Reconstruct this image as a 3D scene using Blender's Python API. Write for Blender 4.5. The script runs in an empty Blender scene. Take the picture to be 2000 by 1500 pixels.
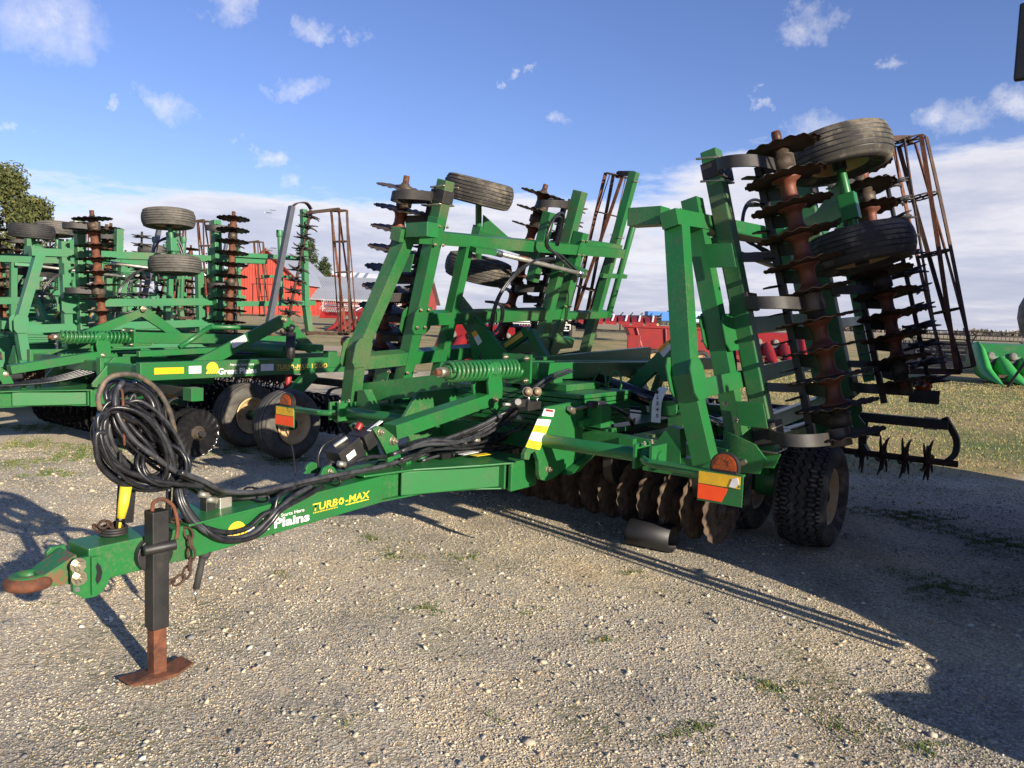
import bpy, math, random
import numpy as np
from mathutils import Vector, Matrix
R = math.radians
random.seed(7)
D = bpy.data
sc = bpy.context.scene
col = sc.collection

# ------------------------------------------------------------------ camera calibration (recovered from the photograph)
F, H0, PIT, ROLL = 1500.0, 1.7, R(4.6765), R(2.0)
HD = R(53.09)
U = (math.cos(HD), math.sin(HD)); V_ = (U[1], -U[0])
ORG = (U[0]*1.3 - V_[0]*3.531, U[1]*1.3 - V_[1]*3.531)      # harrow root on the ground

def ray(px, py):
    X, Y = px-1000, py-750
    cr, sr = math.cos(ROLL), math.sin(ROLL)
    X, Y = X*cr+Y*sr, -X*sr+Y*cr
    a, b = X/F, -Y/F
    c, s = math.cos(PIT), math.sin(PIT)
    return Vector((a, c+s*b, -s+c*b))

def at(px, py, d):                       # world point at forward distance d
    r = ray(px, py); r = r/r.y*d
    return Vector((r.x, d, H0+r.z))

def tsz(x, y, z):
    dx, dy = x-ORG[0], y-ORG[1]
    return (dx*U[0]+dy*U[1], dx*V_[0]+dy*V_[1], z)

def plane(px, py, n, d):                 # intersect the view ray with a plane of the machine frame
    r = ray(px, py); o = tsz(0, 0, H0); q = tsz(r.x+ORG[0], r.y+ORG[1], r.z)
    k = (d-sum(a*b for a, b in zip(n, o)))/sum(a*b for a, b in zip(n, q))
    t, s, z = (a+k*b for a, b in zip(o, q))
    return L(t, s, z)

def L(t, s, z): return Vector((t, -s, z))      # machine frame: rearwards, to its right, up
def PS(px, py, s): return plane(px, py, (0, 1, 0), s)
def PT(px, py, t): return plane(px, py, (1, 0, 0), t)

# ------------------------------------------------------------------ materials
MATS = {}
def newmat(name):
    m = D.materials.new(name); m.use_nodes = True
    nt = m.node_tree; nt.nodes.clear()
    out = nt.nodes.new('ShaderNodeOutputMaterial'); b = nt.nodes.new('ShaderNodeBsdfPrincipled')
    nt.links.new(b.outputs[0], out.inputs[0]); MATS[name] = m
    return m, nt, b
def N(nt, t, **kw):
    n = nt.nodes.new(t)
    for k, v in kw.items():
        if k in n.inputs: n.inputs[k].default_value = v
        else: setattr(n, k, v)
    return n
def ramp(nt, src, stops, interp='LINEAR'):
    r = nt.nodes.new('ShaderNodeValToRGB'); cr = r.color_ramp; cr.interpolation = interp
    while len(cr.elements) < len(stops): cr.elements.new(.5)
    for e, (p, c) in zip(cr.elements, stops):
        e.position = p; e.color = (*c, 1) if len(c) == 3 else c
    nt.links.new(src, r.inputs[0]); return r
def mixc(nt, f, a, b, mode='MIX'):
    m = nt.nodes.new('ShaderNodeMix'); m.data_type = 'RGBA'; m.blend_type = mode
    for i, v in ((0, f), (6, a), (7, b)):
        if hasattr(v, 'links'): nt.links.new(v, m.inputs[i])
        else: m.inputs[i].default_value = v if i == 0 else (*v, 1)
    return m.outputs[2]
def pm(name, c1, c2=None, scale=6, rough=.5, metal=0, bump=0, bscale=60, c3=None, s3=2.5, t3=(.55, .68), coat=0, rvar=.12, edge=(.4, .62)):
    m, nt, b = newmat(name)
    tc = N(nt, 'ShaderNodeTexCoord')
    n1 = N(nt, 'ShaderNodeTexNoise', Scale=scale, Detail=7.0, Roughness=.62)
    nt.links.new(tc.outputs['Object'], n1.inputs['Vector'])
    c2 = c2 or tuple(x*.8 for x in c1)
    r = ramp(nt, n1.outputs[0], [(edge[0], c1), (edge[1], c2)])
    colr = r.outputs[0]
    if c3:
        n3 = N(nt, 'ShaderNodeTexNoise', Scale=s3, Detail=9.0, Roughness=.7)
        nt.links.new(tc.outputs['Object'], n3.inputs['Vector'])
        r3 = ramp(nt, n3.outputs[0], [(t3[0], (0, 0, 0)), (t3[1], (1, 1, 1))])
        colr = mixc(nt, r3.outputs[0], colr, c3)
    if name.startswith('green'):
        nf = N(nt, 'ShaderNodeTexNoise', Scale=55.0, Detail=6.0, Roughness=.75); nt.links.new(tc.outputs['Object'], nf.inputs['Vector'])
        nl = N(nt, 'ShaderNodeTexNoise', Scale=1.7, Detail=5.0); nt.links.new(tc.outputs['Object'], nl.inputs['Vector'])
        ad = nt.nodes.new('ShaderNodeMath'); ad.operation = 'ADD'; nt.links.new(nf.outputs[0], ad.inputs[0]); nt.links.new(nl.outputs[0], ad.inputs[1])
        mp = N(nt, 'ShaderNodeMapRange'); mp.inputs[1].default_value = 1.04; mp.inputs[2].default_value = 1.26; mp.inputs[4].default_value = .5; nt.links.new(ad.outputs[0], mp.inputs[0])
        colr = mixc(nt, mp.outputs[0], colr, (.15, .135, .085))
        mp2 = N(nt, 'ShaderNodeMapRange'); mp2.inputs[1].default_value = .80; mp2.inputs[2].default_value = .70; mp2.inputs[4].default_value = .5; nt.links.new(ad.outputs[0], mp2.inputs[0])
        colr = mixc(nt, mp2.outputs[0], colr, (.012, .05, .02))
    nt.links.new(colr, b.inputs['Base Color'])
    mr = N(nt, 'ShaderNodeMapRange'); mr.inputs[3].default_value = max(.03, rough-rvar); mr.inputs[4].default_value = min(1, rough+rvar)
    nt.links.new(n1.outputs[0], mr.inputs[0]); nt.links.new(mr.outputs[0], b.inputs['Roughness'])
    b.inputs['Metallic'].default_value = metal
    if coat: b.inputs['Coat Weight'].default_value = coat; b.inputs['Coat Roughness'].default_value = .12
    if bump:
        nb = N(nt, 'ShaderNodeTexNoise', Scale=bscale, Detail=4.0)
        nt.links.new(tc.outputs['Object'], nb.inputs['Vector'])
        bp = N(nt, 'ShaderNodeBump', Strength=bump, Distance=.004)
        nt.links.new(nb.outputs[0], bp.inputs['Height']); nt.links.new(bp.outputs[0], b.inputs['Normal'])
    return m
pm('green', (.012, .135, .031), (.017, .108, .029), 3, .40, c3=(.075, .095, .045), s3=6, t3=(.58, .82), coat=.06, bump=.06, bscale=14)
pm('green_dusty', (.014, .125, .034), (.03, .10, .035), 5, .5, c3=(.10, .085, .045), s3=3.0, t3=(.50, .72), bump=.1, bscale=30)
pm('green_faded', (.026, .17, .065), (.036, .145, .06), 4, .5, c3=(.10, .14, .075), s3=4, t3=(.6, .85))  # faded paint, with the lightness of more sunlit harrows put into its colour
pm('bright_green', (.035, .33, .06), (.05, .28, .06), 4, .4)
pm('rust', (.16, .055, .025), (.075, .03, .017), 14, .85, .1, .7, 60, c3=(.26, .115, .055), s3=8, t3=(.55, .75))
pm('hitch_worn', (.013, .135, .033), (.02, .11, .03), 6, .5, c3=(.15, .065, .03), s3=11, t3=(.50, .60))
pm('rust_dark', (.07, .036, .022), (.03, .02, .014), 12, .8, .2, .6, 50, c3=(.13, .085, .05), s3=6, t3=(.52, .7))
pm('spool_rust', (.15, .042, .02), (.085, .028, .016), 9, .6, .2, .5, 40, c3=(.05, .03, .02), s3=6, t3=(.55, .75))
pm('worn_steel', (.10, .08, .06), (.05, .035, .025), 10, .6, .45, .5, 50, c3=(.15, .09, .05), s3=9, t3=(.55, .7))
pm('mud_blade', (.075, .048, .03), (.13, .09, .055), 9, .85, 0, .6, 40, c3=(.03, .02, .015), s3=14, t3=(.5, .65))
pm('black_blade', (.012, .012, .013), (.02, .02, .021), 8, .28, .3, .1, 40, coat=.4)
pm('dark_blade', (.018, .014, .012), (.04, .026, .018), 8, .55, .3, .3, 40)
pm('tan_paint', (.50, .35, .17), (.42, .28, .13), 8, .5, c3=(.11, .06, .03), s3=9, t3=(.62, .75))
pm('rubber', (.022, .021, .02), (.035, .033, .031), 9, .75, 0, .35, 90)
pm('rubber_dusty', (.09, .085, .072), (.05, .047, .042), 5, .9, 0, .4, 90, c3=(.17, .15, .12), s3=4, t3=(.5, .75))
pm('rubber_mud', (.055, .049, .04), (.03, .027, .024), 6, .92, 0, .4, 90, c3=(.21, .175, .125), s3=5, t3=(.48, .68))
pm('hose', (.010, .010, .011), (.02, .021, .024), 25, .3, 0, .15, 120, rvar=.1, c3=(.035, .075, .14), s3=11, t3=(.62, .70))  # blue patches paint glints and printed stripes into the hose colour
pm('hose_tan', (.16, .12, .075), (.05, .045, .04), 14, .6)
pm('hose_grey', (.05, .052, .058), (.018, .018, .02), 16, .35, c3=(.20, .20, .21), s3=13, t3=(.64, .72))  # pale streaks are white glints painted into the colour
pm('black_paint', (.012, .012, .012), (.022, .021, .02), 8, .48, c3=(.06, .05, .04), s3=7, t3=(.6, .8))
pm('black_steel', (.018, .018, .018), (.035, .03, .026), 8, .6, .1, .2, 40, c3=(.07, .05, .035), s3=9, t3=(.58, .75))
pm('gray_steel', (.09, .095, .11), (.07, .075, .085), 8, .5, .3)
pm('black_gloss', (.008, .008, .01), (.012, .012, .014), 5, .25, coat=.3)
pm('zinc', (.5, .45, .32), (.3, .27, .2), 20, .35, .8)
pm('chrome', (.62, .62, .6), (.5, .5, .48), 8, .2, .95)
pm('silver_rod', (.42, .4, .34), (.3, .28, .24), 12, .4, .6)
pm('white', (.75, .74, .7), (.62, .61, .58), 9, .5)
pm('decal_yellow', (.75, .55, .03), (.7, .5, .03), 9, .5)
pm('decal_gold', (.55, .36, .06), (.6, .4, .08), 9, .5)
pm('amber_reflect', (.85, .42, .01), (.8, .38, .01), 30, .4)
pm('yellow_worn', (.72, .42, .01), (.6, .35, .02), 12, .5, c3=(.012, .16, .045), s3=14, t3=(.6, .63))
pm('orange_reflect', (.9, .085, .01), (.85, .07, .01), 12, .45)
pm('amber', (.30, .055, .006), (.16, .028, .004), 90, .25, coat=.4)
pm('red', (.25, .014, .012), (.18, .012, .011), 3, .45, c3=(.2, .06, .04), s3=3, t3=(.6, .8))
pm('red_dull', (.30, .02, .018), (.24, .018, .016), 5, .5)
pm('blue', (.03, .16, .5), (.03, .14, .42), 5, .5)
pm('grip_blue', (.04, .12, .55), None, 9, .5)
pm('plastic_black', (.005, .005, .006), (.008, .008, .009), 5, .5)
pm('grey_weathered', (.19, .18, .16), (.1, .095, .085), 5, .8)
pm('dark_field', (.03, .03, .033), None, 5, .6)
pm('wood', (.16, .11, .07), (.1, .07, .045), 6, .9)
pm('gauge_face', (.30, .22, .14), (.16, .10, .07), 30, .3)

# ------------------------------------------------------------------ mesh builder
class MB:
    def __init__(s): s.v = []; s.f = []; s.sm = []; s.mi = []; s.mats = []; s.cur = 0
    def m(s, name):
        if name not in s.mats: s.mats.append(name)
        s.cur = s.mats.index(name); return s
    def face(s, idx, smooth=False):
        s.f.append(idx); s.sm.append(smooth); s.mi.append(s.cur)
    def prism(s, pts, vec, flip=False):
        n = len(pts); b = len(s.v); vec = Vector(vec)
        s.v += [Vector(p) for p in pts]+[Vector(p)+vec for p in pts]
        s.face(list(range(b, b+n))[::-1]); s.face(list(range(b+n, b+2*n)))
        for i in range(n):
            j = (i+1) % n; s.face([b+i, b+j, b+n+j, b+n+i])
        return s
    def beam(s, p0, p1, w, h, up=(0, 0, 1), w1=None, h1=None):
        p0, p1, up = Vector(p0), Vector(p1), Vector(up)
        a = (p1-p0).normalized(); x = a.cross(up)
        if x.length < 1e-4: x = a.cross(Vector((1, 0, 0)))
        x.normalize(); y = x.cross(a).normalized()
        w1 = w if w1 is None else w1; h1 = h if h1 is None else h1
        b = len(s.v)
        for p, ww, hh in ((p0, w, h), (p1, w1, h1)):
            for i, j in ((-1, -1), (1, -1), (1, 1), (-1, 1)): s.v.append(p+x*ww/2*i+y*hh/2*j)
        for f in ([3, 2, 1, 0], [4, 5, 6, 7], [0, 1, 5, 4], [1, 2, 6, 5], [2, 3, 7, 6], [3, 0, 4, 7]): s.face([b+k for k in f])
        return s
    def box(s, c, d):
        c = Vector(c); return s.beam(c-Vector((0, 0, d[2]/2)), c+Vector((0, 0, d[2]/2)), d[0], d[1], up=(0, 1, 0))
    def sweep(s, pts, r, n=8, closed=False, sq=False, up=None):
        pts = [Vector(p) for p in pts]; k = len(pts); b = len(s.v); fr = None
        rr = r if isinstance(r, (list, tuple)) else [r]*k
        for i, p in enumerate(pts):
            if closed: tg = pts[(i+1) % k]-pts[i-1]
            else: tg = pts[min(i+1, k-1)]-pts[max(i-1, 0)]
            if tg.length < 1e-9: tg = Vector((0, 0, 1))
            tg.normalize()
            if fr is None: fr = tg.orthogonal().normalized()
            fr = (fr-tg*fr.dot(tg)); fr = fr.normalized() if fr.length > 1e-6 else tg.orthogonal().normalized()
            bn = tg.cross(fr)
            for j in range(n):
                a = 2*math.pi*j/n; s.v.append(p+(fr*math.cos(a)+bn*math.sin(a))*rr[i])
        for i in range(k if closed else k-1):
            for j in range(n):
                i2 = (i+1) % k; s.face([b+i*n+j, b+i*n+(j+1) % n, b+i2*n+(j+1) % n, b+i2*n+j], True)
        if not closed:
            s.face([b+j for j in range(n)][::-1]); s.face([b+(k-1)*n+j for j in range(n)])
        return s
    def cyl(s, p0, p1, r, n=16, r1=None): return s.sweep([p0, p1], [r, r if r1 is None else r1], n)
    def lathe(s, p0, ax, prof, n=24, smooth=True, caps=True):
        ax = Vector(ax).normalized(); x = ax.orthogonal().normalized(); y = ax.cross(x); p0 = Vector(p0); b = len(s.v)
        for d, r in prof:
            for j in range(n):
                a = 2*math.pi*j/n; s.v.append(p0+ax*d+(x*math.cos(a)+y*math.sin(a))*r)
        for i in range(len(prof)-1):
            for j in range(n): s.face([b+i*n+j, b+i*n+(j+1) % n, b+(i+1)*n+(j+1) % n, b+(i+1)*n+j], smooth)
        if caps and prof[0][1] > 1e-5: s.face([b+j for j in range(n)][::-1])
        if caps and prof[-1][1] > 1e-5: s.face([b+(len(prof)-1)*n+j for j in range(n)])
        return s
    def strip(s, pts, wdir, w, th):      # flat bar bent along a path: width along wdir
        pts = [Vector(p) for p in pts]; wd = Vector(wdir).normalized(); b = len(s.v); k = len(pts)
        for i, p in enumerate(pts):
            tg = (pts[min(i+1, k-1)]-pts[max(i-1, 0)]).normalized(); nn = tg.cross(wd).normalized()
            for a, c in ((-1, -1), (1, -1), (1, 1), (-1, 1)): s.v.append(p+wd*w/2*a+nn*th/2*c)
        for i in range(k-1):
            for j in range(4): s.face([b+i*4+j, b+i*4+(j+1) % 4, b+i*4+4+(j+1) % 4, b+i*4+4+j])
        s.face([b+3, b+2, b+1, b]); e = b+(k-1)*4; s.face([e, e+1, e+2, e+3])
        return s
    def bolt(s, p, d, r=.016, mat='zinc', h=None):
        o = s.cur; s.m(mat); p = Vector(p); d = Vector(d).normalized(); h = h or r
        s.cyl(p, p+d*.004, r*1.35, 14); s.cyl(p+d*.004, p+d*(.004+h), r, 6)
        for i in range(1, 7): s.sm[-i] = False
        s.cyl(p+d*(.004+h), p+d*(.004+h*1.7), r*.5, 8)
        s.cur = o; return s
    def data(s, name):
        me = D.meshes.new(name); me.from_pydata([tuple(v) for v in s.v], [], s.f)
        for m in (s.mats or ['green']): me.materials.append(MATS[m])
        me.polygons.foreach_set('use_smooth', s.sm); me.polygons.foreach_set('material_index', s.mi)
        me.update(); return me
    def build(s, name, parent=None, bevel=0, mat=None, **kw):
        o = D.objects.new(name, s.data(name)); col.objects.link(o)
        if parent: o.parent = parent
        if bevel:
            b = o.modifiers.new('bevel', 'BEVEL'); b.width = bevel; b.segments = 2; b.limit_method = 'ANGLE'; b.angle_limit = R(50); b.harden_normals = False
        tag(o, **kw); return o

def mb(mat): return MB().m(mat)
def tag(o, label=None, cat=None, group=None, kind=None):
    if label: o['label'] = label
    if cat: o['category'] = cat
    if group: o['group'] = group
    if kind: o['kind'] = kind
    return o
def empty(name, loc, rz=0, **kw):
    o = D.objects.new(name, None); col.objects.link(o); o.location = loc; o.rotation_euler = (0, 0, rz); o.empty_display_size = .2
    return tag(o, **kw)
def inst(name, me, mtx, parent, **kw):
    o = D.objects.new(name, me); col.objects.link(o); o.parent = parent; o.matrix_local = mtx
    return tag(o, **kw)
def frame(loc, ax, xd=None):             # matrix with Z along ax
    z = Vector(ax).normalized(); x = Vector(xd) if xd is not None else z.orthogonal()
    x = (x-z*x.dot(z)).normalized(); y = z.cross(x)
    return Matrix(((x.x, y.x, z.x, loc[0]), (x.y, y.y, z.y, loc[1]), (x.z, y.z, z.z, loc[2]), (0, 0, 0, 1)))
def smoothpts(pts, sub=6, closed=False):
    pts = [Vector(p) for p in pts]; n = len(pts); out = []
    for i in range(n if closed else n-1):
        if closed: a, b, c, d = pts[i-1], pts[i], pts[(i+1) % n], pts[(i+2) % n]
        else: a, b, c, d = pts[max(i-1, 0)], pts[i], pts[i+1], pts[min(i+2, n-1)]
        for k in range(sub):
            t = k/sub
            out.append(.5*((2*b)+(c-a)*t+(2*a-5*b+4*c-d)*t*t+(-a+3*b-3*c+d)*t**3))
    if not closed: out.append(pts[-1])
    return out
def children(o): return [c for c in col.objects if c.parent == o]
KID = {}
def copy_tree(o, parent=None):
    c = o.copy(); col.objects.link(c)
    if parent: c.parent = parent
    for ch in KID.get(o.name, []): copy_tree(ch, c)
    return c
def index_kids():
    KID.clear()
    for o in col.objects:
        if o.parent: KID.setdefault(o.parent.name, []).append(o)

def text_mesh(body, mat, bold=0.0, ext=.0):
    cu = D.curves.new('lettering', 'FONT'); cu.body = body; cu.size = 1; cu.offset = bold; cu.extrude = 0; cu.resolution_u = 3
    o = D.objects.new('lettering', cu); col.objects.link(o)
    dg = bpy.context.evaluated_depsgraph_get(); dg.update()
    me = D.meshes.new_from_object(o.evaluated_get(dg)); D.objects.remove(o)
    me.materials.clear(); me.materials.append(MATS[mat])
    return me
def text_on(body, mat, p0, p1, h, parent, nrm, bold=.012, shear=0, name='lettering', label=None):
    """lay text on a face: baseline from p0 to p1, cap height h"""
    me = text_mesh(body, mat, bold)
    xs = [v.co.x for v in me.vertices]; x0, x1 = min(xs), max(xs); ys = [v.co.y for v in me.vertices]; y1 = max(ys)
    p0, p1, n = Vector(p0), Vector(p1), Vector(nrm).normalized()
    X = p1-p0; ln = X.length; X.normalize(); Y = n.cross(X).normalized()
    if Y.z < 0: Y = -Y
    for v in me.vertices:
        yy = v.co.y/.73*h; xx = (v.co.x-x0)/(x1-x0)*ln+shear*yy
        v.co = p0+X*xx+Y*yy+n*.002
    o = D.objects.new(name, me); col.objects.link(o); o.parent = parent
    if label: o['label'] = label
    return o

# ------------------------------------------------------------------ shared component meshes (axis = local Z)
def blade_mesh(mat, Rr=.265, flutes=18, amp=.0065, th=.006, dish=.0, name='disc_blade'):
    M = mb(mat); n = flutes*8; rings = [.045, .10, .16, .20, .235, Rr]
    prof = [0, 0, .15, .6, 1, 1.05]
    for sgn in (1, -1):
        b = len(M.v)
        for r, w in zip(rings, prof):
            for j in range(n):
                a = 2*math.pi*j/n; tw = (r-.16)*2.2
                ph = flutes*(a+tw)
                rr = r*(1+(.010*math.cos(ph) if r > .25 else 0))
                M.v.append(Vector((rr*math.cos(a), rr*math.sin(a), amp*w*math.sin(ph)+dish*(r/Rr)**2+sgn*th/2*(1 if r < .25 else .35))))
        for i in range(len(rings)-1):
            for j in range(n):
                q = [b+i*n+j, b+i*n+(j+1) % n, b+(i+1)*n+(j+1) % n, b+(i+1)*n+j]
                M.face(q if sgn > 0 else q[::-1], True)
    k = (len(rings)-1)*n
    for j in range(n): M.face([k+j, k+(j+1) % n, len(rings)*n+k+(j+1) % n, len(rings)*n+k+j][::-1], True)
    return M.data(name)
def tyre_mesh(mat, Rr, W, rim, grooves=5, zig=0, lug=0, name='tyre', seg=96):
    M = mb(mat)
    prof = []; nt_ = 84 if zig else grooves*8+8; G_ = {}
    hw = W/2
    for i in range(7):                                    # inner sidewall up to shoulder
        a = i/6; prof.append((-hw*(.72+.28*math.sin(a*math.pi*.85)), rim+(Rr*.94-rim)*a, 0))
    tw = W*.41
    for i in range(nt_+1):
        y = -tw+2*tw*i/nt_; prof.append((y, Rr-.030*(abs(y)/tw)**2.6, 1))
    for i in range(7):
        a = 1-i/6; prof.append((hw*(.72+.28*math.sin(a*math.pi*.85)), rim+(Rr*.94-rim)*a, 0))
    b = 0
    for y, r, tr in prof:
        for j in range(seg):
            th = 2*math.pi*j/seg; rr = r
            if tr:
                if zig:
                    ph = abs(((j*34/seg) % 1)*2-1); yy = y+.026*(ph-.5)+W
                    q = (yy/(W*.165)) % 1
                    if q < .22: rr -= .020
                    blk = ((j*68/seg) + (.5 if int(yy/(W*.165)) % 2 else 0)) % 1
                    if abs(y) > tw*.45 and blk < .2: rr -= .016
                    if rr < r-.01: G_[len(M.v)] = 1
                else:
                    q = ((y+tw)/(2*tw)*(grooves+1)) % 1
                    if (q < .09 or q > .91) and abs(y) < tw*.93: rr -= .008; G_[len(M.v)] = 1
            M.v.append(Vector((rr*math.cos(th), rr*math.sin(th), y)))
    for i in range(len(prof)-1):
        for j in range(seg):
            f = [i*seg+j, (i+1)*seg+j, (i+1)*seg+(j+1) % seg, i*seg+(j+1) % seg][::-1]
            M.m('plastic_black' if sum(k in G_ for k in f) > 1 else mat); M.face(f, True)
    M.m(mat); e = (len(prof)-1)*seg
    for j in range(seg): M.face([e+j, j, (j+1) % seg, e+(j+1) % seg][::-1], True)
    me = M.data(name)
    return me
def rim_mesh(mat, r, W, name='rim', bolts=8):
    M = mb(mat)
    M.lathe((0, 0, 0), (0, 0, 1), [(W*.40, r*1.04), (W*.42, r*1.0), (W*.40, r*.93), (W*.31, r*.86), (W*.24, r*.72), (W*.26, r*.42), (W*.22, r*.30), (W*.22, r*.2)], 40, caps=False)
    M.lathe((0, 0, 0), (0, 0, -1), [(W*.40, r*1.04), (W*.42, r*1.0), (W*.40, r*.93), (-W*.0, r*.86), (-W*.08, r*.72), (-W*.10, r*.2)], 40, caps=False)
    M.m('black_paint').lathe((0, 0, 0), (0, 0, 1), [(-W*.35, r*.24), (W*.30, r*.24), (W*.34, r*.20), (W*.37, r*.18), (W*.38, 0)], 20)
    for k in range(bolts):
        a = 2*math.pi*k/bolts; M.bolt((r*.56*math.cos(a), r*.56*math.sin(a), W*.25), (0, 0, 1), .011, 'tan_paint')
    return M.data(name)
def spider_mesh(mat, Rr=.2, n=9):
    M = mb(mat); M.lathe((0, 0, -.03), (0, 0, 1), [(0, .035), (0, .055), (.06, .055), (.06, .035)], 14)
    for k in range(n):
        a = 2*math.pi*k/n
        def P(r, da, z): return Vector((r*math.cos(a+da), r*math.sin(a+da), z))
        zz = .012 if k % 2 else -.012
        M.sweep([P(.04, 0, zz), P(.10, .05, zz), P(.15, .2, zz*1.6), P(Rr, .46, zz*2.4)], [.018, .017, .014, .007], 6)
    return M.data('spider_wheel')
BL = {k: blade_mesh(k) for k in ('worn_steel', 'mud_blade', 'black_blade', 'rust_dark', 'dark_blade')}
GT = {k: tyre_mesh(k, .385, .27, .20, 5) for k in ('rubber_dusty', 'rubber_mud', 'rubber')}
GR = rim_mesh('tan_paint', .20, .24)
BT = tyre_mesh('rubber_mud', .415, .40, .22, zig=1, seg=408)
BR = rim_mesh('tan_paint', .22, .36)
SPD = spider_mesh('rust_dark'); SPB = spider_mesh('black_steel')

def wheel(parent, name, loc, ax, tm, rm, hubr=.05, label=None):
    M = mb('black_paint').cyl((0, 0, -.12), (0, 0, .12), hubr, 16)
    w = inst(name, M.data('hub'), frame(loc, ax, (0, 0, 1)), parent, label=label)
    I = Matrix.Identity(4)
    inst('tyre', tm, I, w); inst('rim', rm, I, w)
    return w

def gang(parent, name, pts, blade, spool='spool_rust', skip=(), hub='zinc', xdir=(0, 0, 1), shaft=.03, spoolr=(.052, .095)):
    """row of fluted discs: pts = list of blade centres along the axis"""
    pts = [Vector(p) for p in pts]; ax = (pts[-1]-pts[0]).normalized()
    M = mb(spool); M.cyl(pts[0]-ax*.12, pts[-1]+ax*.06, shaft, 10)
    a, b = spoolr
    for i in range(len(pts)-1):
        d = (pts[i+1]-pts[i]).length
        if i in skip:
            M.m('worn_steel').lathe(pts[i], ax, [(.01, .06), (d*.25, .055), (d*.3, .075), (d*.7, .075), (d*.75, .055), (d-.01, .06)], 14).m(spool)
        else:
            M.lathe(pts[i], ax, [(.006, b), (.02, b*.98), (d*.2, a*1.18), (d*.36, a), (d*.64, a), (d*.8, a*1.18), (d-.02, b*.98), (d-.006, b)], 18)
    M.m('worn_steel').lathe(pts[0], -ax, [(0, .085), (.02, .08), (.035, .04), (.05, .038)], 16)
    M.cyl(pts[0]-ax*.05, pts[0]-ax*.11, .032, 6)
    g = M.build(name, parent)
    for i, p in enumerate(pts):
        w = ax.orthogonal(); m_ = frame(p, ax, w) @ Matrix.Rotation(random.random()*6, 4, 'Z')
        inst('disc_blade', BL[blade], m_, g)
    return g

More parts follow.
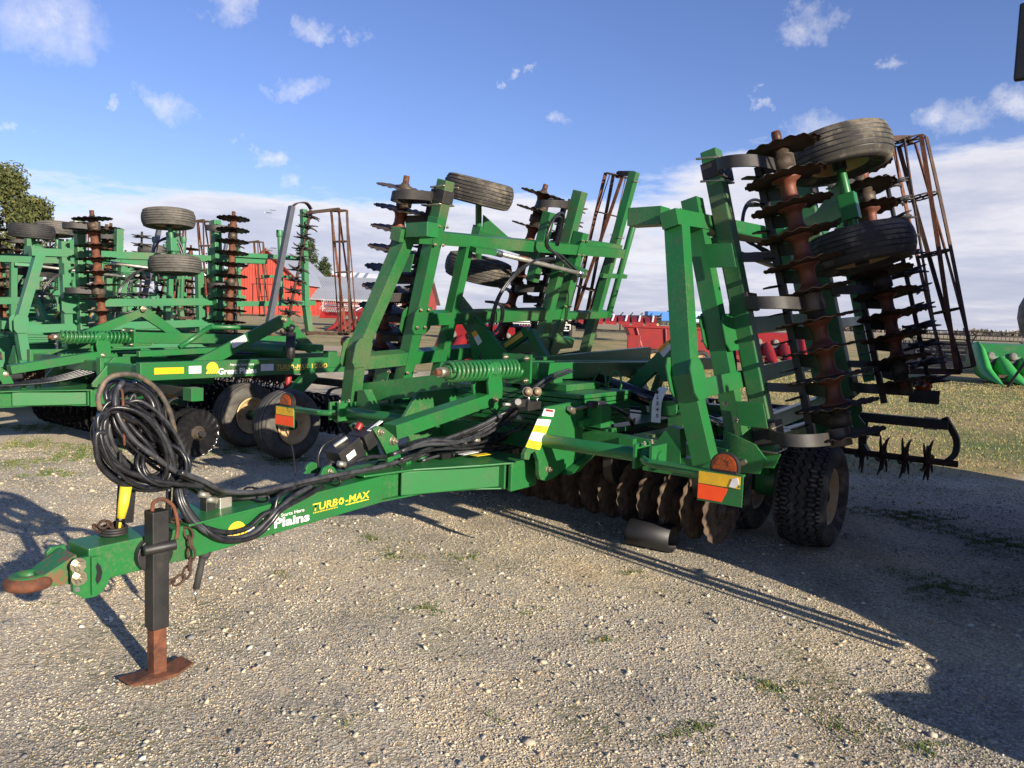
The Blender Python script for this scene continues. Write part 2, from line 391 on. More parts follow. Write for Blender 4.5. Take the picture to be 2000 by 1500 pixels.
# ------------------------------------------------------------------ folded wing
def wing(root, side, k=.263, w0=2.037, pitch=.05, zt=2.95, tire_t=(4.9, 5.0), blade='mud_blade', basket=(7.6, .5), green='green', gcol='rubber_mud', tyre_z=(2.98, 2.28), hr=3.08, rearblade=None, spool='spool_rust', star=None, star_h=3.1, bz=(1.5, 3.45)):
    def W(t, z, off=0.0):
        zz = z+pitch*(t-3.94)
        return L(t, side*(w0+off*1.034-k*z), zz)
    nrm = Vector((0, -side, k)).normalized(); upw = (W(4, 3)-W(4, 2)).normalized(); fwd = Vector((1, 0, pitch)).normalized()
    G = mb(green); q = .125; o = -.14; dx_ = .75 if star else 0
    def P(t0, z0, t1, z1, off, w=q, h=q, w1=None, h1=None): G.beam(W(t0, z0, off), W(t1, z1, off), w, h, nrm, w1, h1)
    GT_ = mb('green_dusty' if green == 'green' else green)
    GT_.beam(W(3.98, .84), W(3.98, zt), .12, .12, nrm); GT_.build('gang_tube', root, .009)
    GT_ = mb('green_dusty' if green == 'green' else green); GT_.beam(W(6.2, 1.0), W(6.2, hr), .13, .13, nrm); GT_.build('gang_tube', root, .009)
    P(3.82, .86, 3.82, 2.60, o, .115, .12)                    # post
    P(4.30, 1.0, 4.30, 2.42, o+.003, .10, .10)
    P(6.22, 1.0, 6.22, 2.62, o, .13, .13)
    P(5.95, .95, 5.95, 2.2, o+.002, .11, .11)
    P(3.50, 2.47, 3.18, 1.42, o+.005, .12, .13)               # bent front brace
    P(3.18, 1.45, 3.24, .86, o+.004, .12, .13)
    P(3.36, 2.43, 7.25, 2.43, o+.01, .11, .12)                # rails along the machine
    P(3.85, 1.70, 6.2, 1.70, o+.008, .12, .12)
    P(3.18, 1.34, 6.6, 1.34, o+.006, .12, .12)
    P(3.80, .98, 6.3, .98, o-.002, .11, .12)
    G.beam(W(3.47, 2.46, o-.06), W(3.47, 2.46, o-.30), .14, .12, upw)
    # gusset plates
    for t, z, w_, h_ in ((3.84, 1.68, .24, .26), (3.18, 1.42, .19, .26), (6.2, 1.34, .2, .26)):
        for oo in (o-.075, o+.078):
            c = W(t, z, oo); a = fwd*w_/2; b = upw*h_/2
            G.prism([c-a-b*.6, c-a*.6-b, c+a*.6-b, c+a-b*.6, c+a+b*.6, c+a*.6+b, c-a*.6+b, c-a+b*.6], nrm*.012)
    # hinge plates
    for t in (3.66, 3.96, 5.8, 6.38):
        c0_ = W(t, .87, -.03); c = [c0_+(nrm*math.cos(a_)+upw*math.sin(a_))*.085 for a_ in [R(-70+i*14) for i in range(12)]]+[W(t, .96, -.24), W(t, .79, -.24)]
        G.prism(c, fwd*.02)
    for t in (3.62, 6.34): G.m('zinc').cyl(W(t, .84, -.06), W(t+.4, .84, -.06), .02, 10).m(green)
    for z in (1.05, 1.2, 1.62, 1.78, 2.36, 2.52):
        for dt in (-.05, .05): G.bolt(W(3.82+dt, z, o-.087), -nrm, .012); G.bolt(W(6.2+dt, z, o-.087), -nrm, .012)
    # gang adjustment brackets on the posts
    for z in (2.2, 1.15): 
        G.prism([W(3.70, z-.08, -.06), W(3.70, z+.08, -.06), W(3.70, z+.08, .12), W(3.70, z-.08, .12)], fwd*.012)
    # carrier frame for the finishing tools
    P(7.28+dx_, 1.6, 7.28+dx_, 3.42, 0, .10, .10)
    P(7.22+dx_*1.2, 1.05, 7.22+dx_*1.1, 1.62, -.02, .11, .11)
    G.cyl(W(7.52, 1.62, -.05), W(7.52, 2.95, -.05), .042, 14)
    G.cyl(W(7.52, 2.88, -.05), W(7.52, 3.0, -.05), .06, 14)
    P(6.2, 1.66, 7.5+dx_, 1.66, -.02, .09, .09); P(6.2, 2.52, 7.3+dx_, 2.5, -.06, .08, .09)
    P(7.1, 2.15, 7.72, 2.15, -.03, .05, .06)
    for z in (1.62, 2.45, 2.62, 3.3): G.m('zinc').beam(W(7.22, z, -.058), W(7.36, z, -.058), .012, .012, upw).beam(W(7.22, z+.04, .06), W(7.36, z+.04, .06), .012, .012, upw).m(green)
    wf = G.build('wing_frame', root, .009)
    for z in (zt-.14, .96):                                    # black clamps around the gang tube
        C = mb('black_steel'); C.beam(W(3.98, z-.055), W(3.98, z+.055), .142, .142, nrm)
        for zz in (z-.08, z+.08):
            C.m('zinc').sweep([W(3.885, zz, -.08), W(3.885, zz, .085), W(4.075, zz, .085), W(4.075, zz, -.08)], .009, 6).m('black_steel')
        C.build('tube_clamp', wf, .004)
    # disc gangs
    n = 11
    dz = (zt-.04-1.02)/(n-1)
    fp = [W(3.95+.12*i/(n-1), zt-.04-dz*i, .47) for i in range(n)]
    gang(root, 'front_disc_gang', fp, blade, spool, skip=(0, 5, n-2))
    rp = [W(6.2-.15*i/(n-1), hr+.0-dz*i, .5) for i in range(n)]
    gang(root, 'rear_disc_gang', rp, rearblade or blade, spool, skip=(1, 5, n-2))
    for ti, zlist, zo in ((3.98, (zt-.14, zt-1.06, zt-1.93), 0), (6.2, (hr-.15, hr-1.1, hr-1.95), 0)):
        for z in zlist:                                      # C shaped spring hangers
            pts = smoothpts([W(ti+.07, z, .075), W(ti-.10, z, .075), W(ti-.27, z, .14), W(ti-.33, z, .26), W(ti-.25, z, .38), W(ti-.03, z-.01, .45)], 14)
            S_ = mb('black_steel').strip(pts, upw, .085, .016)
            S_.beam(W(ti+.02, z-.06, .07), W(ti+.02, z+.06, .07), .2, .03, nrm)
            S_.m('worn_steel').lathe(W(ti, z-.06, .47), upw, [(0, .05), (0, .075), (.12, .075), (.12, .05)], 14)
            S_.build('spring_hanger', root, .003)
        # scraper bar
        S_ = mb('black_paint'); S_.beam(W(ti+.14, .95, .26), W(ti+.14, (zt if ti < 5 else hr)-.12, .26), .05, .05, nrm)
        for i in range(n-1):
            z = (zt-.04 if ti < 5 else hr)-dz*(i+.5)
            S_.beam(W(ti+.14, z, .27), W(ti+.03, z, .44), .014, .085, upw)
            S_.beam(W(ti+.14, z-.06, .24), W(ti-.02, z-.075, .2), .05, .012, upw)
        for z in (1.3, 2.2): S_.beam(W(ti+.05, z, .05), W(ti+.14, z, .26), .05, .06, upw)
        S_.build('scraper_bar', root)
    # gauge wheels with their walking arm
    lab = None
    a = [W(tire_t[0], tyre_z[0], .63), W(tire_t[1], tyre_z[1], .63)]
    axw = (a[0]-a[1]).normalized()
    for p in a: wheel(root, 'gauge_wheel', p, upw*1.0, GT[gcol], GR)
    A = mb(green); mid = (a[0]+a[1])/2; tm = (tire_t[0]+tire_t[1])/2; zm = (tyre_z[0]+tyre_z[1])/2
    A.cyl(a[0], a[1], .035, 14)
    A.beam(mid+upw*.06, mid-upw*.14, .1, .12, nrm)
    A.beam(W(tm, zm-.05, .60), W(tm+.35, zm-.25, .0), .11, .13, upw)
    A.prism([W(tm-.02, zm+.18, .61), W(tm+.0, zm-.1, .56), W(tm+.25, zm-.18, .2)], fwd.cross(upw)*.02)
    A.beam(W(tm+.35, zm-.55, 0), W(tm+.35, zm+.2, 0), .11, .11, nrm)
    A.build('wheel_arm', root, .008)
    # star-tine gang
    st = star or (6.95, 6.95); dt_ = (st[0]-6.95)*.9; s0, s1 = W(st[0], star_h, .55), W(st[1], 1.05, .55); sax = (s0-s1).normalized()
    S_ = mb('rust_dark' if star else 'black_steel'); S_.cyl(s1, s0, .026 if star else .022, 10)
    if star:
        S_.strip(smoothpts([s0+sax*.02, s0+nrm*.02+sax*.12-fwd*.15, s0+sax*.1-fwd*.33, s0-fwd*.42], 5), nrm, .08, .02)
        S_.m('gray_steel').beam(s0-fwd*.42+sax*.03, s1-fwd*.38, .09, .09, nrm).m('black_steel')
    S_.beam(W(st[1], 1.05, .55), W(7.22+dt_, 1.15, .05), .03, .07, upw)
    sg = S_.build('star_tine_gang', root)
    for i in range(12): inst('star_wheel', SPB, frame(s1+(s0-s1)*((i+.4)/12), sax) @ Matrix.Rotation(random.random()*6, 4, 'Z'), sg)
    # rolling basket
    tb, ob = basket; B = mb('rust'); z0, z1 = bz; rb = .165
    c0 = W(tb+(.15 if star else 0), z0, ob); c1 = W(tb, z1, ob); axb = (c1-c0).normalized(); ex = (fwd-axb*fwd.dot(axb)).normalized(); ey = axb.cross(ex); Lb = (c1-c0).length
    for i in range(6):
        ph = i*math.pi/3
        pts = [c0+axb*(Lb*j/12)+(ex*math.cos(ph+j*.075)+ey*math.sin(ph+j*.075))*rb for j in range(13)]
        B.m('rust' if i % 2 else 'rust_dark'); B.strip(pts, ex*math.sin(ph)-ey*math.cos(ph), .046, .012)
    B.m('rust_dark')
    for j in range(5):
        c = c0+axb*Lb*j/4
        B.sweep([c+(ex*math.cos(a_)+ey*math.sin(a_))*(rb-.012) for a_ in [2*math.pi*q_/20 for q_ in range(20)]], .009, 5, closed=True)
        for a_ in (0, math.pi/3, 2*math.pi/3): B.beam(c+(ex*math.cos(a_)+ey*math.sin(a_))*rb, c-(ex*math.cos(a_)+ey*math.sin(a_))*rb, .012, .016, axb)
    B.cyl(c0-axb*.05, c0+axb*.03, .03, 10); B.cyl(c1-axb*.03, c1+axb*.05, .03, 10)
    for c, zz in ((c0-axb*.03, z0), (c1+axb*.03, z1-.05)): B.beam(c, W(7.28+dx_, zz, 0), .03, .06, axb)
    B.build('rolling_basket', root)
    # chromed tilt link and hoses on the inner face
    K = mb('silver_rod'); K.cyl(W(4.55, 2.32, o-.16), W(6.2, 2.15, o-.16), .024, 14)
    K.m('chrome').cyl(W(4.50, 2.325, o-.16), W(4.64, 2.31, o-.16), .034, 10).cyl(W(6.1, 2.16, o-.16), W(6.26, 2.145, o-.16), .036, 10)
    K.m(green).beam(W(4.28, 2.34, o-.1), W(4.52, 2.325, o-.16), .05, .1, nrm).beam(W(6.2, 2.2, o-.05), W(6.25, 2.145, o-.18), .12, .1, upw)
    K.build('tilt_rod', root)
    for d_ in (0, .035, .07):
        pts = [W(6.1, 2.2-d_, o-.12), W(5.7, 2.33-d_, o-.16), W(5.3, 2.42+d_, o-.2), W(5.35+d_, 2.68+d_, o-.16), W(5.6+d_, 2.72+d_, o-.1), W(5.7+d_, 2.45, o-.05)] if d_ < .05 else \
              [W(5.6, 2.3, o-.14), W(5.15, 2.25, o-.18), W(4.75, 1.95, o-.2), W(4.65, 1.6, o-.22), W(4.6, 1.3, o-.24), W(4.45, 1.0, o-.3)]
        mb('hose').sweep(smoothpts(pts, 6), .014, 7).build('wing_hose', root)
    for d_ in (0, .03): mb('hose').sweep(smoothpts([W(5.55, 2.28, o-.12), W(5.0+d_, 2.2, o-.19), W(4.7+d_, 1.9, o-.2), W(4.7+d_, 1.55, o-.2), W(4.9+d_, 1.6, o-.15), W(4.85+d_, 1.8, o-.15), W(4.6+d_, 1.85, o-.14)], 6), .012, 7).build('wing_hose', root)
    return W, upw, nrm

# ------------------------------------------------------------------ tongue and levelling gear (shared by machines of this make)
def tongue(root, green='green', yoff=0):
    def S(px, py, s): return PS(px, py, s)
    G = mb(green)
    G.beam(L(.22, .022, .573), L(.63, .022, .578), .20, .155)
    G.beam(L(.62, 0, .580), L(1.95, 0, .645), .25, .17, h1=.165)
    # flared rear: top and bottom plates, webs, end boxes
    top = [(1.80, .122), (2.15, .19), (2.55, .40), (2.78, .50), (3.04, .50)]
    full = top+[(t, -s) for t, s in reversed(top)]
    G.prism([L(t, s, .735+(t-1.8)*.01) for t, s in full], (0, 0, .014))
    bot = [(1.80, .122), (2.3, .155), (2.6, .30), (2.8, .46), (3.04, .46)]
    G.prism([L(t, s, .565) for t, s in bot+[(t, -s) for t, s in reversed(bot)]], (0, 0, .012))
    G.beam(L(1.94, 0, .65), L(3.0, 0, .65), .2, .155)
    for sg in (1, -1):
        G.beam(L(2.10, sg*.13, .656), L(2.77, sg*.40, .656), .014, .152)
        G.beam(L(2.765, sg*.485, .66), L(3.06, sg*.485, .66), .03, .20)
        G.beam(L(2.765, sg*.45, .66), L(2.765, sg*.2, .66), .02, .18)
        G.beam(L(3.05, sg*.47, .66), L(3.05, 0, .66), .12, .12)
    G.beam(L(2.25, .03, .75), L(2.25, .03, .79), .045, .045)
    G.cyl(PS(822, 905, .0), PS(822, 885, .0), .032, 12)
    tg = G.build('tongue', root, .008)
    # hitch
    H = mb(green)
    for s in (.11, -.135):
        H.prism([PS(a, b, .11)+Vector((0, .11-s, 0)) for a, b in ((135, 1101), (144, 1090), (172, 1084), (180, 1125), (198, 1150), (183, 1162), (160, 1167), (138, 1155))], (0, -.025, 0))
    c = L(.235, 0, .545); 
    H.prism([c+Vector((math.cos(a)*.075-.01, -.137, math.sin(a)*.085-.01)) for a in [R(-95+i*190/10) for i in range(11)]], (0, -.014, 0))
    H.prism([PS(a, b, .04) for a, b in ((147, 1092), (148, 1143), (125, 1140), (100, 1143), (96, 1124), (122, 1100))], (0, .09, 0))
    H.bolt(PS(152, 1104, .137), (0, -1, 0), .024); H.bolt(PS(154, 1129, .137), (0, -1, 0), .024)
    H.m('plastic_black').cyl(PS(151, 1151, .1375), PS(151, 1151, .1395), .012, 12)
    H.prism([PS(a, b, .152) for a, b in ((190, 1098), (197, 1106), (200, 1118), (197, 1132), (190, 1142), (186, 1132), (189, 1118), (187, 1106))], (0, -.001, 0))
    hp = H.build('hitch_bracket', tg, .004)
    Q = mb('rust'); cc = L(.03, .0, .525)
    Q.sweep([cc+Vector((math.cos(a)*.068, math.sin(a)*.062, 0)) for a in [2*math.pi*i/28 for i in range(28)]], .030, 12, closed=True)
    Q.m('hitch_worn').beam(L(.060, .0, .528), L(.20, 0, .560), .125, .052, w1=.16, h1=.13)
    Q.sweep([cc+Vector((math.cos(a)*.058, math.sin(a)*.052, .012)) for a in [2*math.pi*i/28 for i in range(28)]], .026, 10, closed=True)
    Q.build('hitch_ring', tg)
    # safety chain
    Cn = mb('rust_dark')
    path = smoothpts([L(.62, .02, .68), L(.66, .10, .68), L(.67, .15, .62), L(.67, .165, .52), L(.64, .165, .44), L(.57, .16, .42), L(.50, .14, .46)], 6)
    acc = 0; k = 0; last = path[0]
    for a, b in zip(path, path[1:]):
        acc += (b-a).length
        if acc > .042:
            acc = 0; d = (b-last).normalized(); last = b; k += 1
            x = d.orthogonal().normalized(); y = d.cross(x)
            if k % 2: x, y = y, x
            Cn.sweep([b+d*math.cos(u)*.032+x*math.sin(u)*.018 for u in [2*math.pi*i/12 for i in range(12)]], .0065, 6, closed=True)
    Cn.build('safety_chain', tg); Cn = mb('rust_dark')
    for i in range(5):
        b = L(.30+.035*i, .02-.01*i, .685+.01*(i % 2)+.02*(i < 3)); x = Vector((.7, .5, .2 if i % 2 else -.5)).normalized(); y = x.orthogonal().normalized()
        Cn.sweep([b+x*math.cos(u)*.03+y*math.sin(u)*.018 for u in [2*math.pi*j/12 for j in range(12)]], .0065, 6, closed=True)
    Cn.build('safety_chain', tg)
    # levelling linkage
    K = mb(green)
    for s in (.085, -.11):
        K.prism([PS(a, b, .08)+Vector((0, .08-s, 0)) for a, b in ((727, 838), (738, 832), (749, 835), (768, 850), (777, 872), (784, 898), (778, 906), (757, 910), (756, 890), (742, 862))], (0, .025, 0))
        K.prism([PS(a, b, .06)+Vector((0, .06-s*.75, 0)) for a, b in ((957, 711), (967, 706), (977, 711), (981, 750), (980, 793), (968, 812), (957, 795), (953, 750))], (0, .02, 0))
    K.beam(PS(762, 843, 0), PS(948, 780, 0), .12, .095)
    K.bolt(PS(743, 844, .0881), (0, -1, 0), .017); K.bolt(PS(767, 861, .0881), (0, -1, 0), .022); K.bolt(PS(777, 900, .0881), (0, -1, 0), .014)
    K.bolt(PS(966, 781, .067), (0, -1, 0), .017); K.cyl(PS(968, 724, .06), PS(968, 724, .075), .028, 16)
    for s in (.06, -.085):
        K.prism([PS(a, b, .06)+Vector((0, .06-s, 0)) for a, b in ((626, 933), (632, 915), (642, 909), (652, 912), (664, 930))], (0, .02, 0))
    K.bolt(PS(645, 921, .061), (0, -1, 0), .014)
    K.build('levelling_linkage', root, .006)
    Cy = mb('black_paint'); a, b = L(1.66, 0, .83), L(2.0, 0, 1.0); d = (b-a).normalized()
    Cy.cyl(L(1.61, 0, .79), a, .03, 12); Cy.beam(a+d*.02, a+d*.20, .13, .12); Cy.cyl(a+d*.20, b, .045, 14); Cy.beam(a+d*.22, a+d*.30, .15, .10)
    Cy.m('silver_rod').cyl(a+d*.04+Vector((0, .03, .07)), a+d*.12+Vector((0, .0, .085)), .013, 10)
    Cy.m('white').beam(a+d*.06+Vector((0, -.068, 0)), a+d*.13+Vector((0, -.068, 0)), .004, .04)
    Cy.beam(a+d*.26+Vector((0, -.05, .055)), a+d*.38+Vector((0, -.05, .055)), .03, .006)
    Cy.m('red').cyl(a+d*.26+Vector((0, .05, .05)), a+d*.29+Vector((0, .05, .075)), .024, 12)
    Cy.build('levelling_cylinder', root, .005)
    # spring
    Sp = mb(green); z = 1.335; t0, t1 = 2.66, 3.44
    Sp.cyl(L(t0-.02, 0, z), L(t1, 0, z), .048, 16)
    turns = 17; pts = [L(t0+(t1-t0)*i/(turns*12), .066*math.cos(i*math.pi/6), z+.066*math.sin(i*math.pi/6)) for i in range(turns*12+1)]
    Sp.sweep(pts, .0145, 8)
    Sp.beam(L(t1+.005, 0, z), L(t1+.03, 0, z), .27, .23)
    for a_, b_ in ((.1, .085), (.1, -.085), (-.1, .085), (-.1, -.085)): Sp.bolt(L(t1+.005, a_, z+b_), (-1, 0, 0), .016)
    Sp.m('zinc').cyl(L(t0-.09, 0, z), L(t0-.02, 0, z), .038, 6).m('rust').cyl(L(t0-.13, 0, z), L(t0-.08, 0, z), .022, 12)
    Sp.build('coil_spring', root)
    # hinge plates
    P_ = mb(green)
    poly = ((1062, 794), (1127, 782), (1133, 791), (1131, 862), (1142, 880), (1076, 932), (1060, 938), (1050, 936), (1046, 928), (1045, 900), (1038, 880), (1030, 885), (1026, 897), (1017, 896), (1017, 886))
    P2 = mb(green); P2.prism([PS(a, b, .60)+Vector((0, 1.20, 0)) for a, b in poly], (0, -.03, 0)); P2.bolt(PS(1063, 915, .60)+Vector((0, 1.17, 0)), (0, -1, 0), .02); P2.build('hinge_plate', root, .006)
    P_.prism([PS(a, b, .60) for a, b in poly], (0, -.03, 0)); P_.bolt(PS(1063, 915, .60)+Vector((0, -.03, 0)), (0, -1, 0), .02)
    P_.prism([PS(1146, 879, .60), PS(1088, 925, .60), PS(1110, 918, .52), PS(1143, 878, .52)], (0, -.10, .004))
    hp = P_.build('hinge_plate', root, .006)
    return tg, hp

def quad(name, pts, nrm, mat, parent, th=.003, label=None, wob=0):
    n = Vector(nrm).normalized()
    M = mb(mat); M.prism([Vector(p) for p in pts], n*th)
    return M.build(name, parent, label=label)

def sun_logo(parent, c, X, Y, n, r, name='sun_emblem'):
    M = mb('decal_yellow'); c = Vector(c)
    arc = [c+X*math.cos(a)*r+Y*math.sin(a)*r for a in [math.pi*i/12 for i in range(13)]]
    M.prism(arc, n*.0025)
    for i in range(5):
        x0 = -r+i*r*.42; M.prism([c+X*(x0+r*.34)-Y*r*.08, c+X*(x0+r*.60)-Y*r*.08, c+X*(x0+.18*r)-Y*r*.78, c+X*(x0-.12*r)-Y*r*.78], n*.0025)
    M.prism([c-X*r-Y*.03*r, c+X*r-Y*.03*r, c+X*r-Y*.12*r, c-X*r-Y*.12*r], n*.0026)
    return M.build(name, parent)
def gear(parent, c, X, Y, n, r, mat):
    M = mb(mat); out = []; inn = []; b = 0; c = Vector(c); k = 32
    for i in range(k):
        a = 2*math.pi*i/k; rr = r*(1.0 if i % 4 < 2 else .78)
        M.v.append(c+(X*math.cos(a)+Y*math.sin(a))*rr+n*.003)
    for i in range(k):
        a = 2*math.pi*i/k; M.v.append(c+(X*math.cos(a)+Y*math.sin(a))*r*.42+n*.003)
    for i in range(k): M.face([i, (i+1) % k, k+(i+1) % k, k+i])
    return M.build('gear_emblem', parent)
def turbomax(parent, p0, p1, h, n, mat, tail=''):
    p0, p1, n = Vector(p0), Vector(p1), Vector(n); X = (p1-p0); ln = X.length; X.normalize(); Y = n.cross(X).normalized()
    if Y.z < 0: Y = -Y
    f = .62 if tail else 1.0; w = ln*f
    text_on('TURB', mat, p0, p0+X*w*.42, h, parent, n, .02, .15)
    gear(parent, p0+X*w*.485+Y*h*.45, X, Y, n, h*.52, mat)
    text_on('-MAX', mat, p0+X*w*.555, p0+X*w*.985, h, parent, n, .02, .15)
    if tail: text_on(tail, mat, p0+X*ln*.68, p0+X*ln, h, parent, n, .02, .0)
    M = mb(mat)
    for i in range(16): a = p0+X*w*(.02+.026*i)-Y*h*.32; M.prism([a, a+X*w*.014, a+X*w*.014+Y*h*.14, a+Y*h*.14], n*.0025)
    a = p0+X*w*.56-Y*h*.3; M.prism([a, a+X*w*.42, a+X*w*.42+Y*h*.12, a+Y*h*.12], n*.0025)
    M.build('underline', parent)

def lamp_arm(root, side, green='green'):
    G = mb(green)
    z = .905
    G.cyl(L(2.95, side*.62, z), L(2.95, side*1.5, z-.005), .045, 16)
    for s in (1.36, 1.47): G.beam(L(2.85, side*s, z), L(3.05, side*s, z), .02, .15)
    G.sweep(smoothpts([L(3.0, side*1.40, .90), L(2.86, side*1.42, .895), L(2.80, side*1.50, .89), L(2.79, side*1.62, .885), L(2.79, side*1.9, .88)], 5), .024, 12)
    G.beam(L(2.79, side*1.50, .905), L(2.80, side*2.06, .895), .075, .012)
    G.beam(L(2.765, side*1.815, .815), L(2.765, side*2.075, .815), .008, .17)
    G.bolt(L(2.9, side*1.40, .975), (0, 0, 1), .012); G.bolt(L(3.0, side*1.40, .975), (0, 0, 1), .012)
    a = G.build('lamp_arm', root, .005)
    Lm = mb('black_paint'); c = L(2.80, side*1.955, .915); r = .082
    Lm.box(c+Vector((0, 0, -.004)), (.06, .15, .018))
    arc = [(-r, -.0)]+[(r*math.cos(u), r*math.sin(u)) for u in [math.pi-math.pi*i/16 for i in range(17)]]+[(r, 0)]
    arc = [(-r, -.0)]+[(r*math.cos(math.pi-math.pi*i/16), .02+r*math.sin(math.pi-math.pi*i/16)) for i in range(17)]+[(r, 0)]
    Lm.prism([c+Vector((-.018, x, y)) for x, y in arc], (.036, 0, 0))
    for sx in (-1, 1):
        for q_, th in ((.86, .010), (.80, .014), (.70, .017)): Lm.m('amber').prism([c+Vector((sx*.018, x*q_, .006+y*q_)) for x, y in arc], (sx*th, 0, 0))
        for k in range(7): Lm.cyl(c+Vector((sx*.034, math.cos(math.pi*k/6)*.036, .04+math.sin(math.pi*k/6)*.03)), c+Vector((sx*.038, math.cos(math.pi*k/6)*.036, .04+math.sin(math.pi*k/6)*.03)), .008, 8)
    Lm.build('amber_lamp', root)
    quad('reflector', [L(2.7605, side*1.82, .83), L(2.7605, side*2.06, .83), L(2.7605, side*2.06, .898), L(2.7605, side*1.82, .898)], (-1, 0, 0), 'yellow_worn', a, label='worn yellow strip')
    if side > 0: quad('reflector', [L(2.757, 2.0, .836), L(2.757, 2.015, .882), L(2.757, 2.045, .892), L(2.757, 2.055, .86), L(2.757, 2.03, .832)], (-1, 0, 0), 'white', a, label='white torn patch')
    quad('reflector', [L(2.7605, side*1.82, .742), L(2.7605, side*(1.96 if side > 0 else 2.07), .742), L(2.7605, side*(1.985 if side > 0 else 2.07), .80), L(2.7605, side*(1.99 if side > 0 else 2.07), .822), L(2.7605, side*1.82, .826)], (-1, 0, 0), 'orange_reflect', a, label='orange red strip')
    return a

# ------------------------------------------------------------------ the folding disc harrow
def folding_harrow(loc, rz, label, kw, centre=True, detail=True, green='green', wings=(1, -1), wk={}):
    root = empty('disc_harrow', loc, rz, label=label, cat='disc harrow', **kw)
    tg, hp = tongue(root, green)
    for sd in wings:
        d = dict(wk.get(sd, {})); wing(root, sd, green=green, **d)
        lamp_arm(root, sd, green)
    G = mb(green)
    for t in (3.62, 5.1, 6.4): G.beam(L(t, -1.66, .84), L(t, 1.66, .84), .13, .13)
    for s in (1.60, -1.60, .95, -.95): G.beam(L(3.50, s, .842), L(6.55, s, .842), .115, .12)
    G.beam(L(3.48, .12, 1.325), L(6.6, .12, 1.27), .12, .13); G.beam(L(3.48, -.12, 1.325), L(6.6, -.12, 1.27), .12, .13)
    G.beam(L(4.1, -.34, 1.34), L(6.3, -.34, 1.40), .08, .10, h1=.14); G.beam(L(5.1, .34, 1.34), L(6.6, .34, 1.33), .08, .12)
    for t in (3.7, 5.1, 6.4):
        for s in (.3, -.3): G.beam(L(t, s, .9), L(t, s*.6, 1.3), .12, .06)
    for sd in (1, -1):
        # brace foot, stub and strut up to the centre
        G.beam(L(3.24, sd*1.25, .82), L(3.24, sd*1.74, .82), .11, .12); G.beam(L(3.24, sd*1.3, .82), L(3.65, sd*1.3, .82), .11, .12)
        G.cyl(L(3.14, sd*1.72, .815), L(3.36, sd*1.72, .815), .06, 16)
        G.m('zinc').cyl(L(3.12, sd*1.72, .815), L(3.13, sd*1.72, .815), .02, 10).m(green)
        G.prism([L(3.18, sd*1.22, .80), L(3.18, sd*1.52, .80), L(3.18, sd*1.50, 1.06), L(3.18, sd*1.42, 1.07), L(3.18, sd*1.34, .96)], (.09, 0, 0))
        for t in (3.62, 3.9, 5.9, 6.34):
            G.prism([L(t+.03, sd*1.6, .74), L(t+.03, sd*1.86, .76), L(t+.03, sd*1.90, .86), L(t+.03, sd*1.82, .95), L(t+.03, sd*1.6, 1.02)], (.018, 0, 0))
        for s, z in ((1.60, .80), (1.60, .90), (1.68, 1.1), (1.6, 1.2)): G.bolt(L(3.48, sd*s, z) if z < 1 else L(3.65, sd*s, z), (-1, 0, 0), .014)
    G.beam(PT(700, 768, 3.35), PT(884, 748, 3.55), .14, .17, up=(0, 0, 1))
    G.prism([L(3.75, -.62, .90), L(3.75, -.62, .86), L(3.75, .62, .86), L(3.75, .62, .90)], (1.2, 0, 0))
    G.beam(L(3.3, .62, .84), L(3.3, -.62, .84), .12, .12)
    cf = G.build('main_frame', root, .008)
    # stacked ballast slabs
    M = mb(green)
    for i in range(7):
        z = .93+i*.037; M.box(L(3.80, 0, z+.016), (.78-.003*(i % 2), 1.22-.004*(i % 3), .031))
    M.box(L(3.82, .22, 1.21), (.5, .34, .05))
    M.build('ballast_slabs', root, .003)
    M = mb(green)
    for sx in (.36, .50):
        M.sweep(smoothpts([L(4.1, sx-.05, 1.18), L(4.1, sx-.05, 1.24), L(4.1, sx, 1.33), L(4.1, sx+.05, 1.3), L(4.1, sx+.06, 1.2), L(4.1, sx, 1.16)], 4, True), .009, 6, closed=True)
    M.build('lifting_loops', cf)
    # fold cylinders, fold arms
    for sd in (1, -1):
        M = mb('black_gloss'); a, b = L(4.4, sd*.02, 1.25), L(4.4, sd*.86, 1.065); d = (b-a).normalized()
        if sd < 0: a += Vector((.35, 0, 0)); b += Vector((.35, 0, 0))
        M.cyl(a, b, .064, 20); M.cyl(a-d*.05, a, .062, 18); M.cyl(b, b+d*.04, .062, 18)
        M.m('chrome').cyl(b, b+d*.5, .026, 12); M.m('black_paint').cyl(b+d*.5, b+d*.6, .04, 10); M.beam(a-d*.05, a-d*.14, .07, .05)
        M.build('fold_cylinder', root)
    for sd in (1, -1):
        M = mb(green)
        if sd > 0:
            M.prism([PT(a, b, 4.6) for a, b in ((1222, 748), (1271, 701), (1335, 636), (1352, 640), (1345, 700), (1322, 742), (1296, 746), (1281, 726), (1240, 765))], (.06, 0, 0))
        else:
            M.prism([PT(a, b, 4.6) for a, b in ((872, 583), (897, 578), (990, 695), (982, 712), (924, 712), (915, 655))], (.06, 0, 0))
        M.bolt(PT(1325, 655, 4.6) if sd > 0 else PT(882, 604, 4.6), (-1, 0, 0), .028)
        fa = M.build('fold_arm', root, .006)
        q4 = ((1284, 683), (1304, 665), (1314, 678), (1296, 698)) if sd > 0 else ((921, 650), (929, 645), (942, 667), (934, 675))
        w_ = [PT(a, b, 4.598) for a, b in q4]
        quad('warning_sticker', w_, (-1, 0, 0), 'white', fa, .002)
        h_ = [w_[0], w_[1], w_[1]+(w_[2]-w_[1])*.38, w_[0]+(w_[3]-w_[0])*.38] if sd < 0 else [w_[0], w_[1], w_[1]+(w_[2]-w_[1])*.4, w_[0]+(w_[3]-w_[0])*.4]
        quad('warning_band', [p+Vector((-.002, 0, 0)) for p in h_], (-1, 0, 0), 'amber_reflect', fa, .002)
